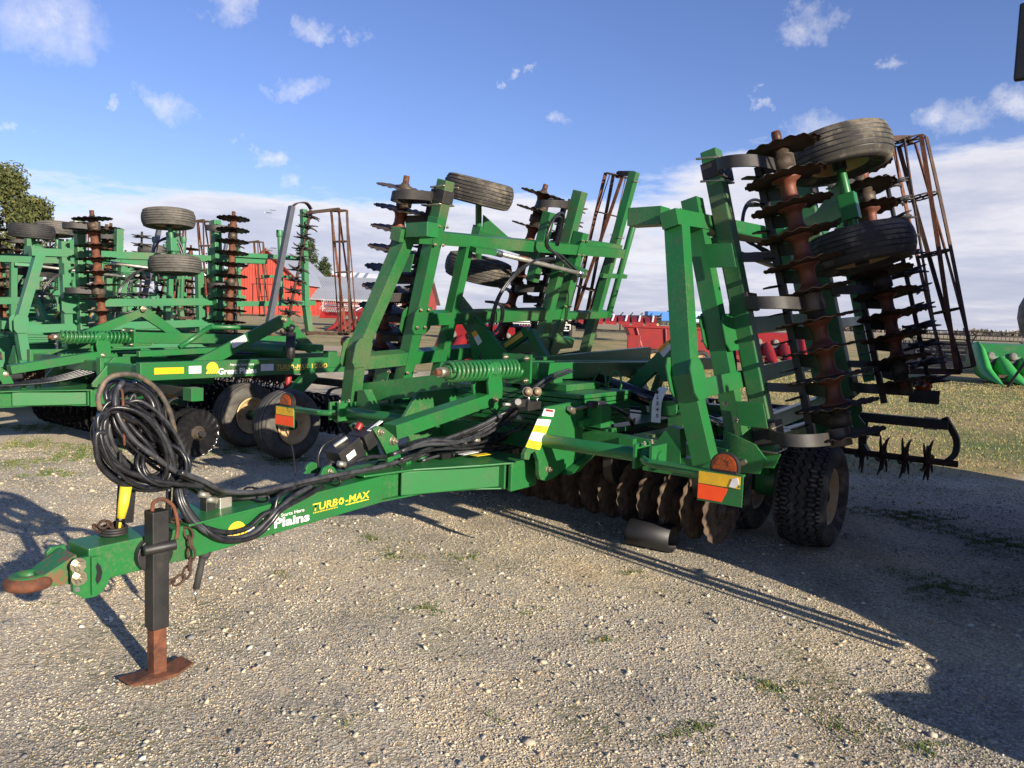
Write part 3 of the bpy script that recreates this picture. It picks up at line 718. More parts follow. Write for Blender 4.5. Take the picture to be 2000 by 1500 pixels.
    M = mb(green); M.beam(PT(972, 690, 4.85), PT(1034, 646, 4.85), .07, .10); M.beam(PT(1036, 646, 4.852), PT(1066, 702, 4.852), .07, .08)
    M.m('decal_gold').beam(PT(985, 676, 4.8), PT(1020, 652, 4.8), .004, .05)
    M.build('fold_linkage', root, .006)
    # transport wheels
    for sd in (1, -1):
        wheel(root, 'transport_wheel', L(4.97, sd*1.84, .415), (0, -sd, 0), BT, BR, .06)
        wheel(root, 'transport_wheel', L(5.1, sd*1.22, .415), (0, -sd, 0), BT, BR, .06)
        M = mb(green); M.cyl(L(4.97, sd*1.15, .42), L(4.97, sd*1.75, .42), .05, 16); M.cyl(L(4.9, sd*1.45, .5), L(4.9, sd*1.62, .5), .14, 22)
        M.beam(L(4.97, sd*1.52, .42), L(4.6, sd*1.52, .86), .1, .14); M.build('wheel_axle', root, .006)
    # centre gangs
    n = 16; cb = kw.get('cb', 'mud_blade')
    fp = [L(4.12+.027*i, 1.44-.190*i, .37) for i in range(n)]
    gang(root, 'front_disc_gang', fp, 'mud_blade', 'rust_dark', skip=(3, 8, 12))
    gang(root, 'rear_disc_gang', [p+Vector((1.95, 0, 0)) for p in fp], 'mud_blade', 'rust_dark', skip=(3, 8, 12))
    for tt in (4.34, 6.29):
        for s in (1.3, .55, -.35, -1.2):
            pts = smoothpts([L(tt-.1, s, .78), L(tt-.3, s, .76), L(tt-.38, s, .62), L(tt-.3, s, .45), L(tt-.02, s, .38)], 5)
            mb('black_steel').strip(pts, (0, 1, 0), .075, .016).build('spring_hanger', root)
        G2 = mb('black_paint'); G2.beam(L(tt-.12, -1.5, .78), L(tt-.12, 1.5, .78), .08, .08); G2.build('gang_tube', root)
    # rear finishing tools of the centre section
    M = mb('black_steel'); M.beam(L(7.0, -2.5, .86), L(7.0, 2.5, .86), .09, .09)
    for s in (1.0, -1.0): M.beam(L(6.4, s, .84), L(7.0, s, .86), .09, .09)
    M.beam(L(7.05, -2.3, .68), L(7.05, 1.9, .70), .05, .05)
    for sd in (1, -1):
        M.strip(smoothpts([L(7.0, sd*2.46, .93), L(7.06, sd*2.50, .85), L(7.12, sd*2.56, .72), L(7.12, sd*2.56, .58), L(7.05, sd*2.48, .48)], 5), (1, 0, 0), .08, .055)
        M.m('zinc').beam(L(7.0, sd*2.35, .92), L(7.0, sd*2.35, .80), .015, .12, (0, 1, 0)).m('black_steel')
        M.beam(L(7.05, sd*1.75, .82), L(7.05, sd*1.75, .58), .06, .04); M.beam(L(7.05, sd*1.75, .58), L(7.05, sd*1.80, .50), .12, .04)
    M.m('rust_dark').cyl(L(7.05, -2.6, .49), L(7.05, 2.6, .49), .032, 12)
    bar = M.build('tine_tool_bar', root, .004)
    for i in range(24): inst('star_wheel', SPD, frame(L(7.05, 2.34-.2*i, .49), (0, 1, 0)) @ Matrix.Rotation(random.random()*6, 4, 'Z'), bar)
    for sd in (1, -1):
        M = mb('black_steel'); M.beam(L(6.9, sd*1.7, 1.14), L(6.9, sd*2.40, 1.15), .05, .06); M.beam(L(6.9, sd*1.7, 1.14), L(6.6, sd*1.5, .9), .05, .06)
        M.beam(L(6.9, sd*2.16, 1.12), L(6.9, sd*2.42, 1.12), .01, .13)
        M.m('amber').lathe(L(6.9, sd*2.27, 1.22), (-1, 0, 0), [(-.02, .07), (.0, .07), (.014, .06), (.02, 0)], 20)
        M.build('rear_lamp', root)
    # depth scale
    M = mb('white'); pts = smoothpts([PT(1297, 757, 4.0), PT(1290, 768, 3.98), PT(1283, 788, 3.96), PT(1281, 825, 3.96)], 4)
    M.strip(pts, (0, 1, 0), .075, .006)
    M.m(green).beam(PT(1270, 797, 4.02), PT(1322, 797, 4.02), .03, .11); M.beam(PT(1321, 800, 4.04), PT(1321, 850, 4.04), .04, .12)
    ds = M.build('depth_scale', root)
    for ch, y in zip('12345', (769, 779, 791, 803, 815)):
        p = PT(1281, y, 3.945); text_on(ch, 'plastic_black', p, p+Vector((0, -.022, 0)), .028, ds, (-1, 0, 0), .02)
    return root, tg, hp

ANG = HD
main, tg, hp = folding_harrow((ORG[0], ORG[1], 0), ANG, 'large green folding disc harrow in front, with rusty jack and coiled black hoses', {},
    wk={1: dict(tire_t=(4.8, 4.88), basket=(8.1, .66), bz=(1.15, 3.6), blade='rust_dark'), -1: dict(tire_t=(5.2, 5.5), basket=(7.62, .42), blade='worn_steel', tyre_z=(3.02, 2.2))})

# decals on the near tongue
S1 = .1255
def sd(px, py): return PS(px, py, S1+.001)
nx = Vector((0, -1, 0))
text_on('Great Plains', 'white', sd(443, 1052), sd(604, 1016), .050, tg, nx, .03)
text_on('Harvest Starts Here', 'white', sd(513, 1019), sd(594, 998), .019, tg, nx, .01)
X = (sd(604, 1016)-sd(443, 1052)).normalized(); Y = nx.cross(X).normalized(); Y = Y if Y.z > 0 else -Y
sun_logo(tg, sd(462, 1038), X, Y, nx, .052)
turbomax(tg, sd(609, 999), sd(722, 971), .043, nx, 'decal_yellow')
# hinge plate stickers
S2 = .6325
def s2(px, py): return PS(px, py, S2)
quad('sticker', [s2(1058, 812), s2(1063, 798), s2(1083, 800), s2(1080, 814)], nx, 'white', hp)
quad('sticker_band', [s2(1064, 803)+nx*.003, s2(1066, 799)+nx*.003, s2(1080, 801)+nx*.003, s2(1079, 805)+nx*.003], nx, 'red', hp, .001)
c0, c1, c2, c3 = s2(1050, 818), s2(1076, 820), s2(1053, 879), s2(1026, 873)
for i, (a, b, mt_) in enumerate(((0, .22, 'white'), (.22, .46, 'decal_yellow'), (.46, .74, 'white'), (.74, 1, 'decal_yellow'))):
    quad('sticker', [c0.lerp(c3, a), c1.lerp(c2, a), c1.lerp(c2, b), c0.lerp(c3, b)], nx, mt_, hp)
    m = mb('plastic_black')
    for j in range(3):
        f = a+(b-a)*(.25+.22*j); p = c0.lerp(c3, f); q = c1.lerp(c2, f); w = q-p
        m.prism([p+w*.15+nx*.004, p+w*(.55+.3*random.random())+nx*.004, p+w*.6+(c3-c0)*.015+nx*.004, p+w*.15+(c3-c0)*.015+nx*.004], nx*.0005)
    m.build('sticker_print', hp)
# jack
M = mb('black_paint'); jt, js = .49, .185
M.beam(L(jt, js, .235), L(jt, js, .785), .078, .078, (0, 1, 0))
M.cyl(L(jt-.07, js+.02, .615), L(jt+.06, js+.06, .625), .024, 14); M.cyl(L(.50, .12, .57), L(.50, .16, .57), .085, 20)
jk = M.build('parking_jack', main, .004)
M = mb('rust'); M.beam(L(jt, js, .02), L(jt, js, .24), .062, .062, (0, 1, 0)); 
M.prism([L(jt-.15, js-.055, .022), L(jt-.06, js-.075, .004), L(jt+.06, js-.075, .004), L(jt+.15, js-.055, .022), L(jt+.15, js+.055, .022), L(jt+.06, js+.075, .004), L(jt-.06, js+.075, .004), L(jt-.15, js+.055, .022)], (0, 0, .010))
M.build('jack_foot', jk, .003)
M = mb('rust'); M.sweep(smoothpts([L(jt-.02, js, .77), L(jt-.015, js, .82), L(jt+.03, js, .83), L(jt+.07, js+.02, .79), L(jt+.085, js+.03, .70), L(jt+.07, js+.04, .64)], 5), .009, 8); M.build('jack_crank', jk)
# tongue top hardware: plate, valve block, clamp plates
M = mb('green'); M.prism([L(.66, -.10, .668), L(.70, -.17, .670), L(.95, -.17, .682), L(.98, .165, .683), L(.66, .165, .668)], (0, 0, .012)); M.build('tongue_top_plate', tg, .004)
M = mb('silver_rod'); M.box(PS(433, 984, 0), (.07, .08, .08)); M.cyl(PS(425, 980, 0), PS(385, 950, .0), .018, 12); M.m('black_paint').box(PS(405, 985, 0), (.05, .06, .09)); M.build('valve_block', tg, .004)
M = mb('chrome'); M.cyl(PS(380, 1150, .10), PS(384, 1180, .10), .007, 8, .003); M.m('rubber').cyl(PS(396, 1088, .10), PS(383, 1150, .10), .017, 12); M.cyl(PS(404, 1075, .10), PS(396, 1090, .10), .026, 12); M.build('hose_coupling', tg)
M = mb('black_paint'); M.cyl(PS(331, 925, .0), PS(327, 1015, .0), .013, 8); M.cyl(PS(345, 925, .03), PS(340, 1010, .03), .013, 8)
M.sweep(smoothpts([PS(262, 885, .0), PS(263, 860, .0), PS(250, 800, .0), PS(262, 770, 0), PS(266, 800, 0), PS(262, 830, 0)], 4), .009, 7)
M.cyl(PS(331, 935, .0), PS(345, 935, .03), .012, 8); M.build('hose_hanger', tg); M = mb('rust').sweep(smoothpts([PS(243, 870, .05), PS(240, 780, .05), PS(237, 760, .05)], 4), .006, 7).m('black_steel').sweep([PS(236, 880, .03), PS(228, 1035, .03)], .007, 7)
for k in range(3): M.sweep([PS(222, 1040, 0)+Vector((math.cos(a)*.055, math.sin(a)*.055, .012*k)) for a in [2*math.pi*i/18 for i in range(18)]], .007, 6, closed=True)
M.build('coiled_spring_guide', tg)
M = mb('decal_yellow'); M.sweep([PS(246, 950, .08), PS(241, 985, .08), PS(236, 1012, .08)], [.026, .024, .018], 8); M.cyl(PS(234, 1020, .02), PS(232, 1035, .02), .008, 8); M.m('plastic_black').beam(PS(256, 930, .02), PS(249, 1020, .02), .03, .04); M.build('yellow_hose_grip', tg)
M = mb('grip_blue'); M.cyl(PS(338, 985, 0), PS(350, 987, 0), .016, 10); M.build('blue_coupler_cap', tg)

def hose(pts, r=.014, mat='hose', sub=7, closed=False, n=8):
    P = []
    for p in pts:
        P.append(PS(p[0], p[1], p[2]))
    mb(mat).sweep(smoothpts(P, sub, closed), r, n, closed=closed).build('hydraulic_hose', main)
rnd = random.Random(3)
def loop(cx, cy, a, b, rot, s0, ds, r=.0135, mat='hose'):
    P = []
    for i in range(14):
        u = 2*math.pi*i/14+rnd.random()*.1; x = a*math.cos(u)*(1+rnd.uniform(-.03, .03)); y = b*math.sin(u)*(1+rnd.uniform(-.03, .03))
        P.append((cx+x*math.cos(rot)-y*math.sin(rot), cy+x*math.sin(rot)+y*math.cos(rot), s0+ds*math.sin(u)))
    hose(P, r, mat, 5, True)
for i in range(6): loop(285+rnd.uniform(-20, 22), 850+rnd.uniform(-18, 18), 74+rnd.uniform(-16, 14), 34+rnd.uniform(-10, 8), R(40+rnd.uniform(-14, 14)), rnd.uniform(-.12, .08), rnd.uniform(-.05, .05), .0085, 'hose_grey' if i % 2 else 'hose')
hose([(196, 800, .05), (192, 775, .06), (208, 742, .06), (240, 731, .05), (275, 737, .03), (310, 765, .02), (332, 805, .02), (343, 855, .0)], .0125, 'hose_tan')
# coil loops: leaning ellipse bundle
for i in range(17): loop(262+rnd.uniform(-14, 16), 868+rnd.uniform(-10, 10), 88+rnd.uniform(-12, 8), 52+rnd.uniform(-10, 10), R(48+rnd.uniform(-9, 9)), rnd.uniform(-.1, .1), rnd.uniform(-.06, .06), (.0115, .0085, .0095)[i % 3], 'hose_grey' if i % 3 == 0 else 'hose')
for i in range(3): loop(248+i*8, 780+i*6, 46-4*i, 30, R(30), -.04+.03*i, .03, .013)
for i in range(7): loop(318+rnd.uniform(-6, 6), 905+rnd.uniform(-5, 5), 46+rnd.uniform(-8, 6), 36+rnd.uniform(-6, 6), R(20+rnd.uniform(-15, 15)), rnd.uniform(-.05, .08), .04, (.011, .009)[i % 2])
hose([(205, 845, .1), (188, 850, .1), (192, 900, .1), (215, 930, .09), (250, 950, .08), (290, 957, .06), (330, 950, .05), (352, 935, .05)], .013)
hose([(200, 790, 0), (190, 830, .02), (196, 860, .05), (230, 910, .08), (290, 935, .09), (345, 945, .1), (400, 950, .1)], .014)
hose([(240, 745, 0), (225, 775, .03), (232, 815, .06), (262, 860, .08), (300, 890, .1), (350, 925, .1), (398, 948, .1)], .013, 'hose_grey')
hose([(262, 745, -.03), (300, 775, -.03), (318, 830, -.02), (330, 880, 0), (350, 940, .03)], .014)
hose([(275, 800, -.05), (300, 840, -.04), (320, 880, -.02), (345, 925, 0), (355, 955, .02)], .014)
hose([(230, 800, .02), (262, 840, .04), (290, 870, .06), (320, 915, .06), (345, 950, .05)], .012)
# the bundle that runs back along the tongue
for i in range(7):
    dy = i*5.2-15; s = .125-.034*i; jj = lambda: rnd.uniform(-3, 3)
    hose([(352, 935+dy*.7+jj(), s+.03), (400, 955+dy*.8+jj(), s), (440, 968+dy*.6, s), (500, 966+dy*.5+jj(), s), (560, 956+dy*.5, s), (620, 941+dy*.45, s), (690, 928+dy*.4+jj(), s), (760, 912+dy*.35, s), (820, 893+dy*.5+jj(), s), (870, 870+dy*.8, s), (930, 848+dy*.9, s+.05), (985, 815+dy*.6, s+.12), (1015, 790+dy*.3, s+.2)], .0105 if i % 3 else .0135, 'hose' if i % 2 else 'hose_grey', 5)
for i, (x0, x1, yb) in enumerate(((545, 560, 1040), (575, 590, 1052), (600, 612, 1056))):
    s = .155+.012*i
    hose([(345+4*i, 955, .10), (352+5*i, 985, .13), (372+8*i, 1020, .15), (405+8*i, yb-8, s), (445+8*i, yb, s), (485+8*i, yb-10, s), (515+7*i, yb-35, s), (535+8*i, 995, s), (x0, 968, .14), (x1+18, 950, .1)], .0135, 'hose_grey' if i == 1 else 'hose')
# hose tangle in front of the frame
for i in range(14):
    s = rnd.uniform(-.35, .25); x = rnd.uniform(800, 880); y = 872+rnd.uniform(-14, 10)
    hose([(x-40, y+18, s), (x+20, y+rnd.uniform(-5, 5), s), (x+80, y+rnd.uniform(-15, 0), s+.05), (x+130, y-12+rnd.uniform(-15, 8), s), (x+165, y-30+rnd.uniform(-22, 5), s), (x+185+rnd.uniform(-20, 25), y-52+rnd.uniform(-25, 10), s+.1)], rnd.choice((.010, .012, .014)), 'hose' if i % 4 else 'hose_grey', 5)
for i in range(6):
    x = 880+i*22; y = 868+rnd.uniform(-12, 8)
    loop(x, y, 42+rnd.uniform(-10, 8), 11+rnd.uniform(-3, 4), R(-12), rnd.uniform(-.2, .2), .03, .011)
hose([(1010, 795, .3), (1035, 765, .3), (1075, 735, .25), (1125, 719, .15), (1180, 721, .1), (1235, 738, .1)], .012, 'hose_grey'); hose([(1012, 800, .3), (1040, 770, .3), (1080, 740, .25), (1130, 722, .15), (1165, 722, .12)], .012)
hose([(1165, 788, .72), (1195, 795, .75), (1225, 812, .75), (1237, 838, .72), (1228, 868, .6), (1215, 885, .5)], .016); hose([(1150, 795, .6), (1190, 820, .55), (1200, 850, .5), (1180, 880, .4)], .01); hose([(1240, 818, .5), (1210, 850, .5), (1170, 868, .5), (1130, 862, .5)], .01)
hose([(578, 930, 0), (572, 880, 0), (562, 850, 0), (556, 838, 0)], .004, 'hose', 5)
hose([(622, 912, .08), (622, 890, .08), (632, 870, .08), (650, 858, .08), (668, 848, .08)], .007); hose([(662, 912, .09), (690, 903, .09), (720, 893, .1), (755, 892, .1)], .013)
for px, py in ((500, 966), (640, 936), (760, 912), (862, 885)):
    c = PS(px, py, .03); t_ = Vector((1, 0, .1)).normalized()
    M = mb('plastic_black'); M.sweep([c+Vector((0, math.cos(a)*.115, math.sin(a)*.034)) for a in [2*math.pi*i/18 for i in range(18)]], .006, 6, closed=True); M.build('hose_tie', main)
M = mb('silver_rod')
for px, py, s_ in ((388, 965, .02), (402, 975, .02), (660, 905, .1), (905, 868, .1), (925, 858, .15), (1012, 815, .3), (1120, 850, .55), (1205, 800, .7)):
    a = PS(px, py, s_); M.cyl(a, a+Vector((.045, -.012, -.012)), .0165, 10)
    M.build('hose_fitting', main); M = mb('silver_rod')
# gauges and valves
M = mb('black_paint'); M.box(PS(1035, 792, .42), (.16, .08, .06)); M.box(PS(1012, 787, .42), (.09, .06, .05))
M.m('silver_rod').cyl(PS(1008, 790, .46), PS(985, 790, .46), .012, 10); M.cyl(PS(1012, 785, .47), PS(1012, 785, .53), .022, 12)
M.m('chrome').cyl(PS(1033, 788, .44), PS(1033, 772, .44), .008, 8).cyl(PS(1049, 788, .44), PS(1049, 774, .44), .008, 8)
ax = Vector((-.75, -.65, 0)).normalized()
for x in (1030, 1048):
    p = PS(x, 765, .44); M.m('zinc').lathe(p, ax, [(-.015, .02), (-.012, .034), (.012, .036), (.016, .033)], 20); M.m('gauge_face').lathe(p, ax, [(.0165, .031), (.0168, 0)], 18)
M.build('pressure_gauges', main)
M = mb('black_steel'); M.cyl(PS(1150, 790, .7), PS(1180, 790, .7), .028, 14); M.m('zinc').cyl(PS(1118, 800, .66), PS(1150, 793, .68), .013, 10).cyl(PS(1112, 797, .66), PS(1120, 805, .66), .022, 8); M.m('silver_rod').cyl(PS(1180, 790, .7), PS(1200, 797, .72), .014, 10)
M.m('green').beam(PS(1133, 828, .66), PS(1180, 808, .66), .05, .05); M.box(PS(1170, 812, .7), (.14, .12, .16)); M.build('control_valve', main, .003)
M = mb('grip_blue'); M.cyl(PS(960, 838, .12), PS(979, 828, .12), .012, 10); M.build('blue_cable_grip', main); M = mb('plastic_black').box(PS(872, 889, .1), (.14, .05, .035)); M.build('wiring_connector', main); mb('white').beam(PS(900, 888, .2), PS(930, 882, .2), .05, .003).build('sticker', tg); mb('decal_yellow').beam(PS(925, 890, .25), PS(955, 886, .25), .06, .003).build('sticker', tg)

# ------------------------------------------------------------------ rigid vertical tillage machine behind (left)
def rigid_machine(loc, rz, label, **kw):
    r = empty('tillage_machine', loc, rz, label=label, cat='tillage machine', **kw)
    tongue(r, 'green')
    G = mb('green')
    for s in (1.4, -1.4, .5, -.5): G.beam(L(2.85, s, 1.02), L(6.2, s, 1.04), .10, .20)
    for t in (2.95, 4.4, 5.3): G.beam(L(t, -1.37, 1.0), L(t, 1.37, 1.0), .12, .14)
    for s in (.62, -.62): G.beam(L(2.9, s, .84), L(4.2, s, .84), .1, .12)
    G.beam(L(3.48, 0, 1.335), L(6.0, 0, 1.29), .14, .14)
    for s in (.9, -.9): G.beam(L(3.1, s, 1.18), L(4.2, s, 1.22), .07, .07)
    G.beam(L(5.45, 1.4, 1.0), L(5.45, 1.4, 1.22), .12, .15); G.beam(L(5.2, -.9, 1.26), L(5.2, 1.5, 1.26), .12, .1)
    G.cyl(L(5.0, -.6, 1.20), L(5.0, 1.1, 1.20), .10, 16)
    fr = G.build('main_frame', r, .008)
    A = mb('green')
    a, b, c = L(3.75, 1.1, 1.10), L(4.89, 1.1, 1.62), L(5.42, 1.1, 1.18)
    A.prism([a+Vector((-.12, 0, 0)), a+Vector((.12, 0, -.06)), L(4.89, 1.1, 1.52), c+Vector((-.12, 0, 0)), c+Vector((.08, 0, 0)), L(4.97, 1.1, 1.64), L(4.85, 1.1, 1.67)], (0, -.05, 0)); A.bolt(L(4.89, 1.05, 1.61)+Vector((0, -.1, 0)), (0, -1, 0), .03)
    A.m('white').beam(L(4.13, 1.154, 1.29), L(4.33, 1.154, 1.38), .004, .09); A.build('lift_frame', r, .006); A = mb('green')
    a, b, c = L(3.0, -.6, 1.28), L(3.9, -.6, 1.72), L(4.5, -.6, 1.28)
    A.prism([a+Vector((-.1, 0, 0)), a+Vector((.1, 0, -.06)), b-Vector((0, 0, .13)), c+Vector((-.1, 0, 0)), c+Vector((.1, 0, 0)), b+Vector((.06, 0, 0))], (0, -.05, 0)); A.bolt(b+Vector((0, -.1, -.03)), (0, -1, 0), .03)
    A.build('lift_frame', r, .006); A = mb('green'); A.cyl(L(3.6, .9, 1.25), L(4.0, .9, 1.5), .03, 10).cyl(L(4.0, .9, 1.5), L(4.9, .9, 1.5), .03, 10)
    A.build('guard_rail', r)
    C = mb('black_paint'); C.cyl(L(4.93, 1.25, 1.46), L(4.91, 1.25, 1.0), .062, 18).cyl(L(4.93, 1.22, 1.46), L(4.93, 1.28, 1.54), .04, 10); C.m('red_dull').cyl(L(4.90, 1.25, .98), L(4.88, 1.25, .66), .045, 18, .042); C.build('lift_cylinder', r)
    for s in (1.18, -1.18): 
        C = mb('green').beam(L(5.1, s+.3*(1 if s > 0 else -1), .95), L(4.5, s+.3*(1 if s > 0 else -1), .45), .10, .16); C.cyl(L(4.4, s-.45, .42), L(4.4, s+.7, .42), .045, 12); C.build('wheel_axle', r, .006)
    tyre2 = tyre_mesh('rubber_dusty', .41, .30, .21, 4); 
    for s, t in ((2.07, 4.27), (1.07, 4.39), (-1.07, 4.39), (-2.07, 4.27)): wheel(r, 'transport_wheel', L(t, s, .41), (0, -1 if s > 0 else 1, 0), tyre2, BR, .06)
    for t0 in (3.3, 5.5):
        gang(r, 'disc_gang', [L(t0, 1.80-.19*i, .36) for i in range(20)], 'black_blade', 'black_paint', hub='zinc', skip=(2, 8, 15))
        C = mb('black_steel'); C.beam(L(t0-.05, -1.8, .80), L(t0-.05, 1.8, .80), .09, .09); C.m('green').beam(L(t0-.09, 1.78, .80), L(t0-.09, 1.95, .80), .14, .14)
        for s in (1.6, .7, -.5, -1.5): C.m('black_steel').strip(smoothpts([L(t0, s, .74), L(t0-.2, s, .72), L(t0-.27, s, .58), L(t0-.2, s, .42), L(t0, s, .36)], 4), (0, 1, 0), .07, .014)
        C.build('gang_beam', r, .004)
    # side rail decals
    sx = 1.4505; n = Vector((0, -1, 0))
    def Pn(t, z): return L(t, sx, z)
    quad('reflector', [Pn(3.0, .99), Pn(3.34, .99), Pn(3.34, 1.06), Pn(3.0, 1.06)], n, 'amber_reflect', fr)
    quad('sticker', [Pn(3.4, .985), Pn(3.55, .985), Pn(3.55, 1.07), Pn(3.4, 1.07)], n, 'white', fr)
    sun_logo(fr, Pn(3.69, 1.035), Vector((1, 0, 0)), Vector((0, 0, 1)), n, .075)
    text_on('Great Plains', 'white', Pn(3.76, .965), Pn(4.28, .965), .07, fr, n, .03)
    text_on('Harvest Starts Here', 'white', Pn(3.92, 1.06), Pn(4.24, 1.06), .03, fr, n, .01)
    quad('sticker', [Pn(4.34, .985), Pn(4.52, .985), Pn(4.52, 1.07), Pn(4.34, 1.07)], n, 'white', fr)
    turbomax(fr, Pn(4.56, 1.0), Pn(5.36, 1.0), .06, n, 'decal_gold', '1200')
    for z, t in ((1.12, 5.62), (1.03, 5.58)): quad('reflector', [L(t, 1.478, z), L(t+.22, 1.478, z), L(t+.22, 1.478, z+.07), L(t, 1.478, z+.07)], n, 'amber_reflect', fr)
    Lm = mb('black_paint').box(L(5.72, 1.42, 1.25), (.12, .08, .02)); Lm.m('amber').lathe(L(5.72, 1.38, 1.34), (0, -1, 0), [(0, .08), (.05, .078), (.07, .05), (.075, 0)], 20); Lm.build('amber_lamp', r)
    for i in range(5):
        mb('hose').sweep(smoothpts([L(1.0, .05*i-.1, .74), L(1.8, .06*i-.1, .80), L(2.5, .08*i-.1, .84), L(3.1, .1*i, 1.0), L(3.9, .1*i+.2, 1.15), L(4.7, .1*i+.4, 1.16)], 5), .014, 7).build('hydraulic_hose', r)
    C = mb('plastic_black').beam(L(1.75, .0, .86), L(2.25, .0, .90), .14, .07); C.build('tool_tube', r, .02)
    return r
M2 = -6.0
def ms(t, s, z=0): return (ORG[0]+U[0]*t+V_[0]*s, ORG[1]+U[1]*t+V_[1]*s, z)
rigid_machine(ms(0, M2), ANG, 'low green tillage machine with glossy black discs and sun emblem on its side rail')

m3, _, _ = folding_harrow(ms(0, -10.2, .04), ANG, 'faded green folding harrow with upright black disc gangs, behind the low tillage machine', {'group': 'folded harrows parked behind'}, green='green_faded',
    wk={1: dict(k=.06, w0=1.862, blade='dark_blade', gcol='rubber_dusty', tire_t=(5.0, 5.08), basket=(8.45, .5), spool='rust', star=(7.75, 7.1), star_h=3.35, bz=(1.1, 3.4)), -1: dict(k=.06, w0=1.862, blade='dark_blade', gcol='rubber', basket=(7.7, .5), spool='rust')})
index_kids()
m4 = copy_tree(m3); m4.location = ms(.6, -15.6, .2); m4.rotation_euler.z = ANG+R(2)
m4['label'] = 'farther faded green harrow at the far left edge, half hidden behind the other'

m5 = copy_tree(m3); m5.location = ms(5.2, -20.5, .3); m5.rotation_euler.z = ANG-R(3)
m5['label'] = 'farthest faded green harrow, its disc gangs showing small between the nearer machines'
def harvester():
    r = empty('combine_harvester', (ORG[0], ORG[1], 0), ANG, label='big harvester outside the right edge, only its black mirror showing at the top corner', cat='harvester')
    B = mb('red')
    B.prism([L(t, 4.15, z) for t, z in ((3.1, .12), (2.92, .2), (2.92, .36), (3.12, .46), (3.30, .56), (3.42, .74), (3.50, .95), (3.40, 1.12), (3.28, 1.22), (3.42, 1.5), (4.9, 1.6), (4.9, 3.30), (8.2, 3.30), (8.9, 3.1), (9.0, 1.5), (8.6, .85), (3.9, .75), (3.6, .15))], (0, -2.9, 0)); B.build('body', r, .04)
    C = mb('black_paint'); C.prism([L(3.44, 4.25, 1.55), L(4.88, 4.25, 1.62), L(4.88, 4.25, 3.28), L(3.30, 4.25, 3.28)], (0, -2.4, 0)); C.build('cab', r, .06)
    C = mb('red'); C.prism([L(3.25, 4.2, 3.285), L(4.95, 4.2, 3.285), L(4.95, 4.2, 3.36), L(3.25, 4.2, 3.36)], (0, -2.6, 0)); C.build('cab_roof', r, .03)
    C = mb('plastic_black'); p = PT(1999, 35, 3.45); C.box(p+Vector((0, -.06, -.12)), (.05, .16, .38)); C.sweep(smoothpts([L(3.4, 4.3, 3.2), L(3.45, 3.9, 3.3), p+Vector((0, -.1, .1))], 5), .014, 8); C.build('mirror', r, .01)
    for t, rr_ in ((4.5, .85), (7.7, .6)):
        tm = tyre_mesh('rubber', rr_, .55, rr_*.5, 6); rm = rim_mesh('tan_paint', rr_*.5, .5)
        for s_ in (4.45, 6.8): wheel(r, 'wheel', L(t, s_, rr_), (0, -1 if s_ < 5 else 1, 0), tm, rm)
    C = mb('black_steel'); C.prism([L(2.22, 4.2, .04), L(2.95, 4.2, .04), L(2.95, 4.2, .42), L(2.8, 4.2, .39), L(2.66, 4.2, .40), L(2.5, 4.2, .385), L(2.38, 4.2, .43), L(2.24, 4.2, .46), L(2.16, 4.2, .42), L(2.17, 4.2, .25)], (0, -2.6, 0)); C.build('front_platform', r, .03)
    C = mb('black_paint')
    for t, r_, z_ in ((2.86, .016, 1.5), (2.95, .045, 2.35), (3.05, .03, 2.2)): C.cyl(L(t, 4.35, .5), L(t, 4.35, z_), r_, 8)
    for z_ in (.9, 1.15, 1.6): C.cyl(L(2.92, 4.35, z_), L(3.14, 4.35, z_+.04), .02, 8)
    C.cyl(L(2.92, 4.35, 1.6), L(3.4, 4.35, 1.6), .02, 8); C.build('handrail', r)
    return r
harvester()

# ------------------------------------------------------------------ black pipe on the gravel
M = mb('plastic_black')
a = Vector((*at(1238, 1040, 6.0)[:2], 0)); 
def gpt(px, py, z=0):
    r = ray(px, py); k = (z-H0)/r.z; return Vector((r.x*k, r.y*k, z))
pa, pb = gpt(1228, 1062), gpt(1306, 1078); dv = (pb-pa).normalized(); rr = .105
prof = []
M.lathe(pa+Vector((0, 0, rr)), dv, [(0, rr-.01), (0, rr), (.02, rr), (pb-pa).length and (.36, rr*1.0), (.36, rr-.01), (.02, rr-.01)], 32)
for o_ in [M.build('plastic_pipe', None, label='short black plastic pipe lying on the gravel under the front discs', cat='pipe')]: pass

# ------------------------------------------------------------------ ground
def sstep(a, b, x):
    t = max(0.0, min(1.0, (x-a)/(b-a))); return t*t*(3-2*t)
def terrain(x, y):
    z = 1.55*sstep(24, 110, y)+.9*sstep(110, 400, y)
    z += .35*sstep(20, 60, y)*sstep(.0, -.5, x/max(y, 1))*0
    return z
def grass_edge(x): return 24-15.3*sstep(1.5, 4.2, x)+.5*math.sin(x*1.3)
def build_ground():
    xs = sorted(set([0]+[s*v for v in ([i*.8 for i in range(1, 30)]+[24*1.22**i for i in range(1, 28)]) for s in (1, -1)]))
    ys = [-60, -30, -12, -4]+[i*.8 for i in range(0, 35)]+[28*1.14**i for i in range(1, 40)]
    vs = [(x, y, terrain(x, y)) for y in ys for x in xs]; w = len(xs)
    fs = [(j*w+i, j*w+i+1, (j+1)*w+i+1, (j+1)*w+i) for j in range(len(ys)-1) for i in range(w-1)]
    me = D.meshes.new('ground'); me.from_pydata(vs, [], fs); me.polygons.foreach_set('use_smooth', [True]*len(fs))
    o = D.objects.new('ground', me); col.objects.link(o); o['kind'] = 'structure'; return o
gr = build_ground()
m, nt, b = newmat('ground')
geo = N(nt, 'ShaderNodeNewGeometry'); pos = geo.outputs['Position']
